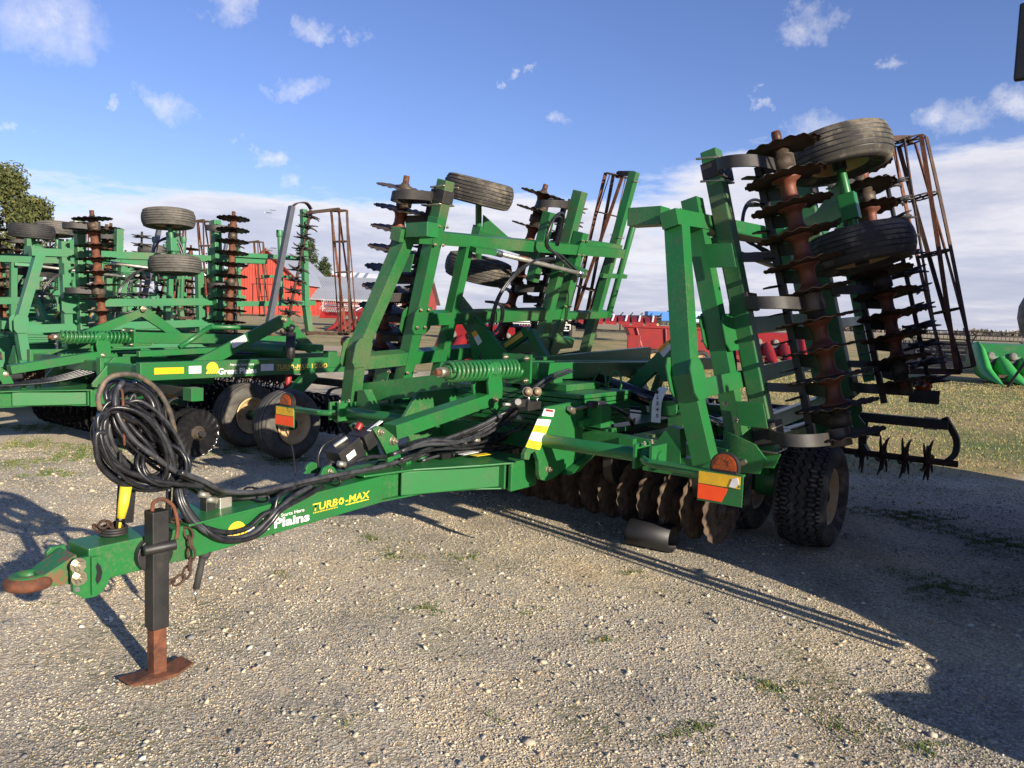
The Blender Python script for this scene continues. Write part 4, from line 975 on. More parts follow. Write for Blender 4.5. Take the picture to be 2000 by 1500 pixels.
def noise(sc_, det=5, rg=.6, vec=pos, dim='3D'):
    n = N(nt, 'ShaderNodeTexNoise', Scale=sc_, Detail=float(det), Roughness=rg); nt.links.new(vec, n.inputs['Vector']); return n.outputs[0]
def vor(sc_, vec=pos, feat='F1', rnd_=1.0):
    n = N(nt, 'ShaderNodeTexVoronoi', Scale=sc_, Randomness=rnd_); n.feature = feat; nt.links.new(vec, n.inputs['Vector']); return n
def math_(op, a, b_=None, clamp=False):
    n = nt.nodes.new('ShaderNodeMath'); n.operation = op; n.use_clamp = clamp
    for i, v in ((0, a), (1, b_)):
        if v is None: continue
        if hasattr(v, 'links'): nt.links.new(v, n.inputs[i])
        else: n.inputs[i].default_value = v
    return n.outputs[0]
# warp position slightly so cells are not round
nwn = N(nt, 'ShaderNodeTexNoise', Scale=30.0, Detail=2.0); nt.links.new(pos, nwn.inputs['Vector'])
add = nt.nodes.new('ShaderNodeVectorMath'); add.operation = 'MULTIPLY_ADD'; nt.links.new(nwn.outputs[1], add.inputs[0]); add.inputs[1].default_value = (.03, .03, .0); nt.links.new(pos, add.inputs[2])
wp = add.outputs[0]
v1, v2, v3 = vor(62, wp), vor(118, wp), vor(26, wp)
stones = [(0, (.60, .52, .39)), (.13, (.46, .42, .36)), (.26, (.66, .57, .43)), (.40, (.38, .36, .335)), (.52, (.70, .63, .50)), (.64, (.52, .46, .37)), (.75, (.27, .27, .275)), (.83, (.60, .44, .27)), (.89, (.74, .70, .62)), (.96, (.40, .30, .22))]
stones = [(p_, (c_[0]*1.06, c_[1]*1.045, c_[2]*1.0)) for p_, c_ in stones]
def sepx(v, ch=0):
    s_ = nt.nodes.new('ShaderNodeSeparateColor'); nt.links.new(v, s_.inputs[0]); return s_.outputs[ch]
cA = ramp(nt, sepx(v1.outputs['Color']), stones, 'CONSTANT').outputs[0]
cB = ramp(nt, sepx(v2.outputs['Color']), stones, 'CONSTANT').outputs[0]
cC = ramp(nt, sepx(v3.outputs['Color']), stones, 'CONSTANT').outputs[0]
pick = ramp(nt, noise(9, 4), [(.42, (0, 0, 0)), (.58, (1, 1, 1))]).outputs[0]
big = math_('GREATER_THAN', sepx(v3.outputs['Color'], 1), .86)
bigm = math_('MULTIPLY', big, math_('LESS_THAN', v3.outputs['Distance'], .42))
base = mixc(nt, pick, cA, cB); base = mixc(nt, bigm, base, cC)
fines = mixc(nt, ramp(nt, noise(420, 3), [(.35, (0, 0, 0)), (.7, (1, 1, 1))]).outputs[0], (.44, .39, .30), (.74, .66, .50))
finemask = ramp(nt, noise(3.2, 6, .65), [(.45, (0, 0, 0)), (.66, (.75, .75, .75))]).outputs[0]
base = mixc(nt, finemask, base, fines)
tone = ramp(nt, noise(.55, 6, .6), [(.32, (.74, .76, .80)), (.5, (1.03, 1.02, .99)), (.68, (1.25, 1.15, .96))]).outputs[0]
base = mixc(nt, 1.0, base, tone, 'MULTIPLY')
trk = N(nt, 'ShaderNodeTexNoise', Scale=.35, Detail=7.0, Roughness=.62); mpg = nt.nodes.new('ShaderNodeMapping'); mpg.inputs['Rotation'].default_value = (0, 0, R(-37)); mpg.inputs['Scale'].default_value = (2.6, .7, 1); nt.links.new(pos, mpg.inputs[0]); nt.links.new(mpg.outputs[0], trk.inputs['Vector'])
base = mixc(nt, 1.0, base, ramp(nt, trk.outputs[0], [(.36, (.66, .66, .66)), (.47, (.98, .97, .95)), (.56, (1.08, 1.07, 1.03)), (.66, (.84, .80, .74))]).outputs[0], 'MULTIPLY')
gapd = ramp(nt, v1.outputs['Distance'], [(.28, (1.05, 1.05, 1.05)), (.7, (.45, .43, .40))]).outputs[0]  # painted shade: colour darkens in the gaps between stones
base = mixc(nt, .6, base, gapd, 'MULTIPLY')
# moss and weeds in patches
ms_ = math_('MULTIPLY', ramp(nt, noise(.9, 5, .6), [(.50, (0, 0, 0)), (.62, (1, 1, 1))]).outputs[0], ramp(nt, noise(26, 4), [(.46, (0, 0, 0)), (.6, (1, 1, 1))]).outputs[0])
base = mixc(nt, math_('MULTIPLY', ms_, .75), base, (.085, .105, .03))
# grass area
sx = nt.nodes.new('ShaderNodeSeparateXYZ'); nt.links.new(pos, sx.inputs[0])
X_, Y_ = sx.outputs[0], sx.outputs[1]
mrx = N(nt, 'ShaderNodeMapRange'); mrx.interpolation_type = 'SMOOTHSTEP'; mrx.inputs[1].default_value = 1.5; mrx.inputs[2].default_value = 4.2; mrx.inputs[3].default_value = 24; mrx.inputs[4].default_value = 8.7; nt.links.new(X_, mrx.inputs[0])
edge = math_('SUBTRACT', Y_, mrx.outputs[0]); edge = math_('ADD', edge, math_('MULTIPLY', math_('SUBTRACT', noise(1.6, 6, .65), .5), 2.6))
gm = ramp(nt, math_('DIVIDE', edge, 1.2), [(0, (0, 0, 0)), (.8, (1, 1, 1))]).outputs[0]
# track of bare dirt crossing behind the machines
dirt = math_('MULTIPLY', math_('GREATER_THAN', Y_, 34), math_('LESS_THAN', Y_, 39)); dirt = math_('MULTIPLY', dirt, math_('LESS_THAN', X_, 8))
gcol = ramp(nt, noise(.30, 7, .65), [(.34, (.13, .17, .04)), (.45, (.27, .24, .085)), (.56, (.42, .31, .14)), (.68, (.17, .19, .055))]).outputs[0]
gf = ramp(nt, noise(55, 6, .75), [(.3, (.45, .45, .42)), (.55, (1, 1, 1)), (.75, (1.35, 1.3, 1.15))]).outputs[0]
gcol = mixc(nt, 1.0, gcol, gf, 'MULTIPLY')
gcol = mixc(nt, math_('MULTIPLY', dirt, .85), gcol, (.42, .33, .22))
far = ramp(nt, math_('DIVIDE', Y_, 400.0), [(.12, (0, 0, 0)), (.35, (1, 1, 1))]).outputs[0]
gcol = mixc(nt, far, gcol, (.34, .27, .17))
fin = mixc(nt, gm, base, gcol)
nt.links.new(fin, b.inputs['Base Color']); b.inputs['Roughness'].default_value = .9
hgt = math_('ADD', math_('MULTIPLY', v1.outputs['Distance'], -.8), math_('MULTIPLY', v2.outputs['Distance'], -.45))
hgt = math_('ADD', hgt, math_('MULTIPLY', noise(140, 4), .8)); hgt = math_('ADD', hgt, math_('MULTIPLY', noise(5, 5), 1.2))
hgt = math_('ADD', hgt, math_('MULTIPLY', bigm, .4))
bp = N(nt, 'ShaderNodeBump', Strength=1.0, Distance=.009); nt.links.new(hgt, bp.inputs['Height']); nt.links.new(bp.outputs[0], b.inputs['Normal'])
gr.data.materials.append(m)

# loose stones, one object
def scatter_stones(n=52000):
    rg = np.random.default_rng(5)
    ico = np.array([(0, 0, 1), (.894, 0, .447), (.276, .85, .447), (-.724, .526, .447), (-.724, -.526, .447), (.276, -.85, .447), (.724, .526, -.447), (-.276, .85, -.447), (-.894, 0, -.447), (-.276, -.85, -.447), (.724, -.526, -.447), (0, 0, -1)])
    fc = np.array([(0, 1, 2), (0, 2, 3), (0, 3, 4), (0, 4, 5), (0, 5, 1), (1, 6, 2), (2, 7, 3), (3, 8, 4), (4, 9, 5), (5, 10, 1), (6, 7, 2), (7, 8, 3), (8, 9, 4), (9, 10, 5), (10, 6, 1), (11, 7, 6), (11, 8, 7), (11, 9, 8), (11, 10, 9), (11, 6, 10)])
    d = 1.9+7.6*rg.random(n)**1.7; an = rg.uniform(-.95, .95, n)
    x = d*np.sin(an*.85)*1.15; y = d*np.cos(an*.85)
    sz = .0040+.0068*rg.random(n)**2.6*1.9; bigs = rg.random(n) < .012; sz[bigs] *= 1.9; sz *= (.75+d*.07)
    v = np.repeat(ico[None], n, 0)*rg.uniform(.72, 1.22, (n, 12, 1))
    scl = rg.uniform(.65, 1.35, (n, 3)); scl[:, 2] *= .62; v = v*scl[:, None]
    a = rg.uniform(0, 6.28, n); ca, sa = np.cos(a)[:, None], np.sin(a)[:, None]
    vx = v[:, :, 0]*ca-v[:, :, 1]*sa; vy = v[:, :, 0]*sa+v[:, :, 1]*ca; tl = rg.normal(0, .35, n)[:, None]
    vz = v[:, :, 2]+vx*tl
    P = np.stack([vx*sz[:, None]+x[:, None], vy*sz[:, None]+y[:, None], vz*sz[:, None]+sz[:, None]*.18], -1).reshape(-1, 3)
    Fc = (fc[None]+(np.arange(n)*12)[:, None, None]).reshape(-1, 3)
    me = D.meshes.new('gravel'); me.vertices.add(len(P)); me.vertices.foreach_set('co', P.astype(np.float32).ravel())
    me.loops.add(len(Fc)*3); me.loops.foreach_set('vertex_index', Fc.astype(np.int32).ravel())
    me.polygons.add(len(Fc)); me.polygons.foreach_set('loop_start', np.arange(0, len(Fc)*3, 3, dtype=np.int32)); me.update(); me.validate()
    at_ = me.attributes.new('tint', 'FLOAT', 'FACE'); at_.data.foreach_set('value', np.repeat(rg.random(n), 20).astype(np.float32))
    o = D.objects.new('gravel_stones', me); col.objects.link(o); o['kind'] = 'stuff'; o['label'] = 'loose grey and tan gravel stones'
    m, nt, b = newmat('stone'); an_ = N(nt, 'ShaderNodeAttribute', attribute_name='tint')
    r_ = ramp(nt, an_.outputs['Fac'], [(p_, tuple(v_*.76 for v_ in c_)) for p_, c_ in stones], 'CONSTANT')
    gp = N(nt, 'ShaderNodeNewGeometry'); nn = N(nt, 'ShaderNodeTexNoise', Scale=.55, Detail=6.0, Roughness=.6); nt.links.new(gp.outputs['Position'], nn.inputs['Vector'])
    tn = ramp(nt, nn.outputs[0], [(.32, (.74, .76, .80)), (.5, (1.03, 1.02, .99)), (.68, (1.25, 1.15, .96))])
    n2 = N(nt, 'ShaderNodeTexNoise', Scale=3.1, Detail=5.0, Roughness=.6); nt.links.new(gp.outputs['Position'], n2.inputs['Vector'])
    t2 = ramp(nt, n2.outputs[0], [(.36, (.52, .53, .56)), (.55, (1.04, 1.04, 1.02))])
    nt.links.new(mixc(nt, 1.0, mixc(nt, 1.0, r_.outputs[0], tn.outputs[0], 'MULTIPLY'), t2.outputs[0], 'MULTIPLY'), b.inputs['Base Color']); b.inputs['Roughness'].default_value = .85
    me.materials.append(m)
def scatter_small(n=210000):
    rg = np.random.default_rng(9)
    oc = np.array([(1, 0, 0), (0, 1, 0), (-1, 0, 0), (0, -1, 0), (.1, .1, .9), (0, 0, -.6)]); fc = np.array([(0, 1, 4), (1, 2, 4), (2, 3, 4), (3, 0, 4), (1, 0, 5), (2, 1, 5), (3, 2, 5), (0, 3, 5)])
    d = 2.0+8.5*rg.random(n)**1.45; an = rg.uniform(-.95, .95, n)
    x = d*np.sin(an*.85)*1.15; y = d*np.cos(an*.85)
    q = np.sin(x*2.3+np.sin(y*1.9)*1.5)*np.cos(y*2.7+np.sin(x*1.3)*2)+.5*np.sin(x*7+y*5)
    keep = rg.random(n) < .55+.35*q; x, y, d = x[keep], y[keep], d[keep]; n = len(x)
    sz = (.0040+.0042*rg.random(n)**1.6)*(.7+d*.085)
    v = oc[None]*rg.uniform(.6, 1.35, (n, 6, 1)); v = v+rg.normal(0, .16, (n, 6, 3)); v[:, :, 2] *= .6
    a = rg.uniform(0, 6.28, n); ca, sa = np.cos(a)[:, None], np.sin(a)[:, None]
    vx = v[:, :, 0]*ca-v[:, :, 1]*sa; vy = v[:, :, 0]*sa+v[:, :, 1]*ca
    P = np.stack([vx*sz[:, None]+x[:, None], vy*sz[:, None]+y[:, None], (v[:, :, 2]+.12)*sz[:, None]], -1).reshape(-1, 3)
    Fc = (fc[None]+(np.arange(n)*6)[:, None, None]).reshape(-1, 3)
    me = D.meshes.new('gravel_fines'); me.vertices.add(len(P)); me.vertices.foreach_set('co', P.astype(np.float32).ravel())
    me.loops.add(len(Fc)*3); me.loops.foreach_set('vertex_index', Fc.astype(np.int32).ravel())
    me.polygons.add(len(Fc)); me.polygons.foreach_set('loop_start', np.arange(0, len(Fc)*3, 3, dtype=np.int32)); me.update()
    at_ = me.attributes.new('tint', 'FLOAT', 'FACE'); at_.data.foreach_set('value', np.repeat(rg.random(n), 8).astype(np.float32))
    o = D.objects.new('gravel_chips', me); col.objects.link(o); o['kind'] = 'stuff'; o['label'] = 'fine grey and tan gravel chips'; me.materials.append(MATS['stone'])
scatter_stones(9000); scatter_small()

def tri_cloud(name, P, Fn, mats, label, kind='stuff', cat=None, parent=None, mi=None):
    me = D.meshes.new(name); me.vertices.add(len(P)); me.vertices.foreach_set('co', P.astype(np.float32).ravel())
    k = Fn.shape[1]; me.loops.add(len(Fn)*k); me.loops.foreach_set('vertex_index', Fn.astype(np.int32).ravel())
    me.polygons.add(len(Fn)); me.polygons.foreach_set('loop_start', np.arange(0, len(Fn)*k, k, dtype=np.int32)); me.update(); me.validate()
    for q in mats: me.materials.append(MATS[q])
    if mi is not None: me.polygons.foreach_set('material_index', mi.astype(np.int32))
    o = D.objects.new(name, me); col.objects.link(o); tag(o, label, cat, None, kind); o.parent = parent
    return o
pm('straw', (.42, .33, .15), (.33, .27, .10), .6, .9, edge=(.35, .6)); pm('weed_green', (.07, .12, .03), (.12, .15, .05), .5, .9); pm('grass_green', (.12, .18, .04), (.17, .21, .055), .5, .9)
def blades(n, xr, yr, test, h, name, label, seed, wd=.004):
    rg = np.random.default_rng(seed); x = rg.uniform(*xr, n); y = yr[0]+(yr[1]-yr[0])*rg.random(n)**1.5
    keep = test(x, y, rg.random(n)); x, y = x[keep], y[keep]; n = len(x)
    z = np.array([terrain(a, b_) for a, b_ in zip(x, y)])
    hh = h*rg.uniform(.4, 1.2, n)*(1+y*.01); a = rg.uniform(0, 6.28, n); w = wd*(.7+y*.11); lx, ly = rg.normal(0, .6, n)*hh, rg.normal(0, .6, n)*hh
    P = np.stack([np.stack([x-np.cos(a)*w, y-np.sin(a)*w, z], -1), np.stack([x+np.cos(a)*w, y+np.sin(a)*w, z], -1), np.stack([x+lx, y+ly, z+hh], -1)], 1).reshape(-1, 3)
    Fn = np.arange(n*3).reshape(-1, 3)
    tri_cloud(name, P, Fn, ['straw', 'grass_green'], label, mi=(rg.random(n) < .42))
blades(85000, (1.5, 22), (8.2, 30), lambda x, y, r: (y > 24-15.3*np.clip((x-1.5)/2.7, 0, 1)+.5*np.sin(x*1.3)+r*1.2) & (x < y*.78+1), .030, 'mown_grass', 'short straw coloured mown grass beyond the gravel', 11)
WC = [(gpt(px, py), r_) for px, py, r_ in ((50, 868, .45), (150, 892, .35), (20, 905, .3), (185, 878, .35), (240, 905, .22), (100, 925, .2), (300, 870, .3), (160, 830, .5), (60, 835, .4), (480, 880, .4), (720, 1052, .12), (775, 1085, .14), (830, 1190, .09), (905, 1088, .12), (1030, 1190, .07), (1370, 1420, .1), (1330, 1445, .1), (980, 1400, .05), (560, 1120, .07), (90, 1185, .06), (700, 1410, .05), (1180, 1250, .06), (1500, 1340, .12), (1850, 1150, .3), (1780, 1010, .4), (1950, 1060, .4), (1650, 1420, .12), (1800, 1460, .15), (560, 900, .25), (440, 1010, .1), (1240, 1120, .08))]
rgw = np.random.default_rng(21); WX = []; WY = []
for c, rad in WC:
    k = int(2600*rad/.3*(.35 if rad < .16 else 1)); a_ = rgw.uniform(0, 6.28, k); q_ = rad*rgw.random(k)**.8*(1+.5*np.sin(a_*3+c.x*5)); WX.append(c.x+q_*np.cos(a_)*1.2); WY.append(c.y+q_*np.sin(a_))
WX = np.concatenate(WX); WY = np.concatenate(WY); kp = (np.sin(WX*29+WY*13)+np.sin(WY*37-WX*17)) > -.5; WX, WY = WX[kp], WY[kp]; nW = len(WX)
hW = .015*rgw.uniform(.4, 1.3, nW); aW = rgw.uniform(0, 6.28, nW); wW = .0016+.0004*WY; lx, ly = rgw.normal(0, .8, nW)*hW, rgw.normal(0, .8, nW)*hW
tri_cloud('weed_tufts', np.stack([np.stack([WX-np.cos(aW)*wW, WY-np.sin(aW)*wW, 0*WX], -1), np.stack([WX+np.cos(aW)*wW, WY+np.sin(aW)*wW, 0*WX], -1), np.stack([WX+lx, WY+ly, hW], -1)], 1).reshape(-1, 3), np.arange(nW*3).reshape(-1, 3), ['weed_green', 'straw'], 'small green weeds growing through the gravel', mi=(rgw.random(nW) < .2))

# ------------------------------------------------------------------ background
def gz(px, py_unused, d):
    p = at(px, 700, d); return Vector((p.x, d, terrain(p.x, d)))
pm('red_siding', (.50, .075, .045), (.44, .06, .04), .6, .8); pm('roof_grey', (.34, .36, .40), (.28, .30, .34), .3, .5, .2); pm('roof_white', (.75, .76, .78), (.6, .62, .64), .2, .5); pm('maroon', (.28, .035, .03), (.22, .03, .026), 1, .8); pm('trim_dark', (.18, .03, .025), None, 3, .8)
pm('leaf_olive', (.075, .09, .022), (.12, .115, .03), 3, .9); pm('leaf_dark', (.03, .05, .015), (.05, .07, .02), 3, .9); pm('bark', (.08, .055, .035), None, 6, .95)
for mname in ('leaf_olive', 'leaf_dark'):
    bb = MATS[mname].node_tree.nodes
def barn():
    d = 100; base = gz(519, 0, d); r = empty('barn', (base.x, d, base.z), R(-4), label='tall red gabled barn with a sliding door and grey roof at the left', cat='barn')
    u = d/F
    hw, eh, ah, dp = 68*u, 64*u, 126*u, 14
    W_ = mb('red_siding'); W_.prism([(-hw, 0, -1), (hw, 0, -1), (hw, 0, eh), (0, 0, ah), (-hw, 0, eh)], (0, dp, 0)); w = W_.build('wall', r)
    rf = mb('roof_grey')
    for s in (1, -1): 
        a = Vector((s*(hw+.4), -.4, eh-.35)); b_ = Vector((0, -.4, ah+.03)); rf.prism([a, b_, b_+Vector((0, 0, .18)), a+Vector((0, 0, .18))], (0, dp+.8, 0))
    rf.build('roof', r)
    dr = mb('red_siding'); dr.box((0, -.09, 1.9), (3.3, .08, 3.8)); dr.m('trim_dark'); dr.box((0, -.12, 3.85), (3.7, .08, .12)); dr.box((-1.68, -.12, 1.9), (.08, .06, 3.8)); dr.box((1.68, -.12, 1.9), (.08, .06, 3.8)); dr.build('door', r)
    t = mb('trim_dark')
    for s in (1, -1): t.beam((s*(hw+.35), -.46, eh-.3), (0, -.46, ah-.02), .1, .16)
    t.m('maroon')
    for i in range(26):
        x = -hw+.3+i*(2*hw-.6)/25; hz = eh+(ah-eh)*(1-abs(x)/hw)-.3
        t.box((x, -.012, hz/2), (.05, .02, hz))
    t.build('trim_boards', r)
    s_ = mb('maroon').box((-7.5, 6, 2.0), (6, 8, 6.0)); s_.m('roof_grey').prism([(-11, 1.8, 4.6), (-4.0, 1.8, 5.6), (-4.0, 1.8, 5.75), (-11, 1.8, 4.75)], (0, 8.5, 0)); s_.build('side_shed', r)
barn()
def longbarn():
    d = 104; base = gz(585, 0, d); r = empty('long_shed', (base.x, d, base.z), R(-3), label='long low red shed with wide grey metal roof right of the barn', cat='shed')
    u = d/F; ln = 240*u; eh = 34*u; rh = 78*u
    W_ = mb('red_siding').m('maroon'); W_.prism([(0, 0, -1), (0, 0, eh), (0, 6, rh-.2), (0, 12, eh), (0, 12, -1)], (ln, 0, 0))
    for i in range(90): W_.m('red_siding').box((i*ln/90+.05, -.02, eh/2-.3), (.07, .04, eh+.3))
    W_.build('wall', r)
    rf = mb('roof_grey'); rf.prism([(-.5, -.7, eh-.25), (-.5, 6, rh), (-.5, 6, rh+.12), (-.5, -.7, eh-.1)], (ln+1, 0, 0)); rf.prism([(-.5, 12.7, eh-.25), (-.5, 6.001, rh), (-.5, 6.001, rh+.12), (-.5, 12.7, eh-.1)], (ln+1, 0, 0))
    for i in range(60): rf.beam((i*ln/60, -.7, eh-.06), (i*ln/60, 6, rh+.15), .05, .05)
    rf.build('roof', r)
    d = 135; base = gz(665, 0, d); r = empty('white_roofed_shed', (base.x, d, base.z), R(-3), label='shed with bright white striped roof showing above the long grey roof', cat='shed')
    u = d/F
    W_ = mb('maroon'); W_.prism([(-52*u, 0, -1), (60*u, 0, -1), (60*u, 0, 66*u), (-45*u, 0, 84*u), (-52*u, 0, 66*u)][:5], (0, 10, 0)); W_.build('wall', r)
    rf = mb('roof_white'); rf.prism([(-48*u, -1, 70*u), (62*u, -1, 68*u), (62*u, 5, 84*u), (-32*u, 5, 88*u)], (0, 0, .15)); rf.m('roof_grey')
    for i in range(4): rf.prism([((-10+i*18)*u, -1.05, 70*u+.16), ((-5+i*18)*u, -1.05, 70*u+.16), ((-14+i*18)*u, 4.9, 85.5*u+.18), ((-19+i*18)*u, 4.9, 85.5*u+.18)], (0, 0, .05))
    rf.build('roof', r)
longbarn()

def tree(px, d, h, rad, mat, label, seed, cone=.35, n=15000, leaf=.20, lift=.15, cat='tree', group=None):
    rg = np.random.default_rng(seed); b0 = gz(px, 0, d); r = empty('leafy_tree' if cone < .5 else 'conifer_tree', b0, 0, label=label, cat=cat, group=group)
    T = mb('bark'); T.sweep([(0, 0, -.2), (.1, 0, h*.4), (0, .1, h*.9)], [.05*h*.6, .03*h*.6, .03], 9)
    cl = []
    for i in range(60):
        f = lift+(1-lift)*rg.random()**.9; rr = rad*((1-f)**.75*(cone)+math.sin(math.pi*min(1, (f-lift)/(1-lift)*.9+.08))*(1-cone)); a = rg.uniform(0, 6.28); q = rr*rg.uniform(.35, 1)
        c = np.array([math.cos(a)*q, math.sin(a)*q, f*h*.96]); cl.append((c, rad*rg.uniform(.16, .34)))
        if i % 3 == 0: T.sweep([(0, 0, f*h*.8), tuple(c*[.6, .6, 1]), tuple(c)], [.012*h, .007*h, .02], 5)
    T.build('trunk', r)
    idx = rg.integers(0, len(cl), n); C = np.array([cl[i][0] for i in idx]); S_ = np.array([cl[i][1] for i in idx])
    v = rg.normal(0, 1, (n, 3)); v /= np.linalg.norm(v, axis=1)[:, None]; P0 = C+v*(S_*rg.random(n)**.4)[:, None]*[1, 1, .75]
    a = rg.normal(0, 1, (n, 3)); a /= np.linalg.norm(a, axis=1)[:, None]; b_ = np.cross(a, rg.normal(0, 1, (n, 3))); b_ /= np.linalg.norm(b_, axis=1)[:, None]
    l = leaf*rg.uniform(.5, 1.3, n)[:, None]
    P = np.stack([P0-a*l, P0+b_*l*.4, P0+a*l, P0-b_*l*.4], 1).reshape(-1, 3)
    m2 = 'leaf_dark'; o = tri_cloud('crown', P, np.arange(n*4).reshape(-1, 4), [mat, m2], None, kind=None, parent=r, mi=(rg.random(n) < .35))
    return r
tree(18, 62, 11.8, 4.8, 'leaf_olive', 'large olive green tree rising at the left edge of the picture', 3, .3, 26000, .17)
tree(-90, 66, 12.5, 5.2, 'leaf_olive', 'olive green tree just outside the left edge', 9, .3, 12000, .2)
tree(598, 118, 11.5, 3.6, 'leaf_dark', 'dark pointed evergreen behind the right side of the barn', 4, .8, 9000, .2, .05)
tree(632, 125, 9.5, 3.0, 'leaf_dark', 'smaller dark evergreen between the barn and white roof', 5, .8, 7000, .2, .05)
# far treeline beyond the fields
def treeline():
    rg = np.random.default_rng(8); n = 26000; d = rg.uniform(560, 640, n); px = rg.uniform(-600, 2600, n)
    x = (px-1000)/F*d; hh = 4.0+2.5*np.sin(px*.013)+1.5*np.sin(px*.05+1); z = 2.4+rg.random(n)*hh
    P0 = np.stack([x, d, z], -1); l = 1.3
    a = rg.normal(0, 1, (n, 3)); b_ = rg.normal(0, 1, (n, 3))
    P = np.stack([P0-a*l, P0+b_*l*.6, P0+a*l, P0-b_*l*.6], 1).reshape(-1, 3)
    pm('far_wood', (.16, .13, .10), (.12, .11, .08), .02, 1); tri_cloud('distant_treeline', P, np.arange(n*4).reshape(-1, 4), ['far_wood'], 'low brown line of bare trees on the horizon')
treeline()

def corn_head(px, d, rz, rows, paint, label, w=.78, group=None, lean=0):
    b0 = gz(px, 0, d); r = empty('corn_header', b0, rz, label=label, cat='corn header', group=group)
    wd = rows*w
    B = mb(paint if paint != 'bright_green' else 'green'); B.prism([(0, 0, .35), (0, .15, 1.0), (0, .5, 1.45), (0, 1.1, 1.5), (0, 1.3, .9), (0, 1.3, .35)], (wd, 0, 0)); B.m('black_paint').cyl((0, .25, .75), (wd, .25, .75), .2, 16); B.build('header_body', r, .03)
    for i in range(rows+1):
        x = i*w; end = i in (0, rows); M_ = mb(paint); hh = 1.55 if end else 1.0; k = .30 if not end else .2
        secs = [(-1.9, .03, .02, .04), (-1.3, k*.75, .12, .3), (-.7, k, .16, .62), (-.1, k*1.0, .3, .95 if not end else 1.35), (.3, k*.7, .5, 1.05 if not end else 1.55), (.7, .08, .7, .95 if not end else 1.45)]
        b = len(M_.v); n = 10
        for y, w_, z0, z1 in secs:
            for j in range(n):
                a = math.pi*j/(n-1); M_.v.append(Vector((x+w_*math.cos(a), y, z0+(z1-z0)*max(0, math.sin(a))**.7)))
        for q in range(len(secs)-1):
            for j in range(n-1): M_.face([b+q*n+j, b+q*n+j+1, b+(q+1)*n+j+1, b+(q+1)*n+j], True)
            M_.face([b+q*n, b+(q+1)*n, b+(q+1)*n+n-1, b+q*n+n-1])
        M_.build('snout', r)
    G_ = mb('rust_dark')
    for i in range(rows): G_.box(((i+.5)*w, -.4, .3), (.3, 1.2, .1)); G_.m('grey_weathered').lathe(((i+.5)*w, .1, 1.0), (0, -1, .3), [(0, .16), (.06, .14), (.1, .06)], 16).m('rust_dark')
    G_.build('row_unit', r)
    return r
corn_head(1915, 29, R(-8), 4, 'bright_green', 'bright green corn header with pointed snouts on the grass at the right edge')
corn_head(865, 33, R(-14), 6, 'red', 'red corn header with pointed snouts seen between the folded left wing posts', w=.8)
corn_head(665, 58, R(-20), 5, 'red', 'smaller red corn header standing beside the brown rolling basket', w=.8)
corn_head(1400, 38, R(-6), 5, 'red', 'red corn header glimpsed through the discs of the right wing', w=.8)
def reel_header(px, d, rz, ln, label, paint='black_paint', white=False, z0=0, group=None, reel=True, rail='black_steel'):
    b0 = gz(px, 0, d); r = empty('draper_header', b0+Vector((0, 0, z0)), rz, label=label, cat='combine header', group=group)
    B = mb(paint); B.prism([(0, 0, .25), (0, .5, .3), (0, 1.2, .4), (0, 1.5, 1.25), (0, 1.35, 1.3), (0, 1.05, .75), (0, .3, .42)], (ln, 0, 0)); B.m('black_paint').beam((0, 1.4, 1.35), (ln, 1.4, 1.35), .12, .12)
    B.build('header_body', r)
    for x in (0, ln): mb(paint).prism([(x-.06, -.5, .25), (x-.06, 1.5, .3), (x-.06, 1.5, 1.3), (x-.06, .2, 1.0)], (.12, 0, 0)).build('end_panel', r, .02)
    M_ = mb(rail)
    for k in range(6):
        a = k*math.pi/3+.3; cy, cz = .2+.55*math.cos(a), 1.35+.55*math.sin(a)
        M_.cyl((0, cy, cz), (ln, cy, cz), .03, 6)
        for i in range(int(ln/.18)): M_.beam((i*.18, cy, cz), (i*.18-.03, cy-.07, cz-.2 if k % 2 else cz+.18), .018, .018)
    M_.cyl((0, .2, 1.35), (ln, .2, 1.35), .08, 10)
    for i in range(5):
        x = i*ln/4
        for k in range(3): a = k*math.pi/3+.3; M_.beam((x, .2+.55*math.cos(a), 1.35+.55*math.sin(a)), (x, .2-.55*math.cos(a), 1.35-.55*math.sin(a)), .05, .04)
    M_.build('reel', r)
    return r
reel_header(1790, 34, R(-3), 9.5, 'long black draper header with a tined pickup reel behind the green corn header')
reel_header(628, 66, R(-12), 7, 'header with white painted reel standing before the long shed', 'red_dull', rail='white', z0=.4)
reel_header(880, 52, R(-8), 8, 'black header with white reel arms seen behind the left wing', 'black_paint', rail='white', z0=.0)
def cart(px, d, rz, label):
    b0 = gz(px, 0, d); r = empty('grain_cart', b0, rz, label=label, cat='grain cart')
    B = mb('red'); B.prism([(-2.0, 0, 1.6), (-1.5, 0, .55), (1.5, 0, .55), (2.0, 0, 1.6)], (0, 2.4, 0)); B.beam((-2.05, 0, 1.64), (2.05, 0, 1.64), .1, .1); B.beam((-2.05, 2.4, 1.64), (2.05, 2.4, 1.64), .1, .1)
    for x in (-1.3, -.4, .5, 1.4): B.beam((x, -.05, .6), (x*1.25, -.05, 1.6), .07, .07)
    B.box((-1.7, -.1, .75), (.5, .3, 1.1)); B.build('hopper', r, .02)
    for x in (-.9, .9): 
        w = mb('black_paint').cyl((x, -.2, .42), (x, 2.6, .42), .06, 8).build('axle', r)
    for x in (-.9, .9):
        for y in (-.15, 2.55): wheel(r, 'wheel', (x, y, .42), (0, -1, 0), GT['rubber'], GR)
    B = mb('red').beam((2.0, 1.2, .6), (3.6, 1.2, .45), .15, .15); B.build('drawbar', r)
cart(1322, 30, R(-5), 'red steel grain cart box standing behind the triangular sticker plate')
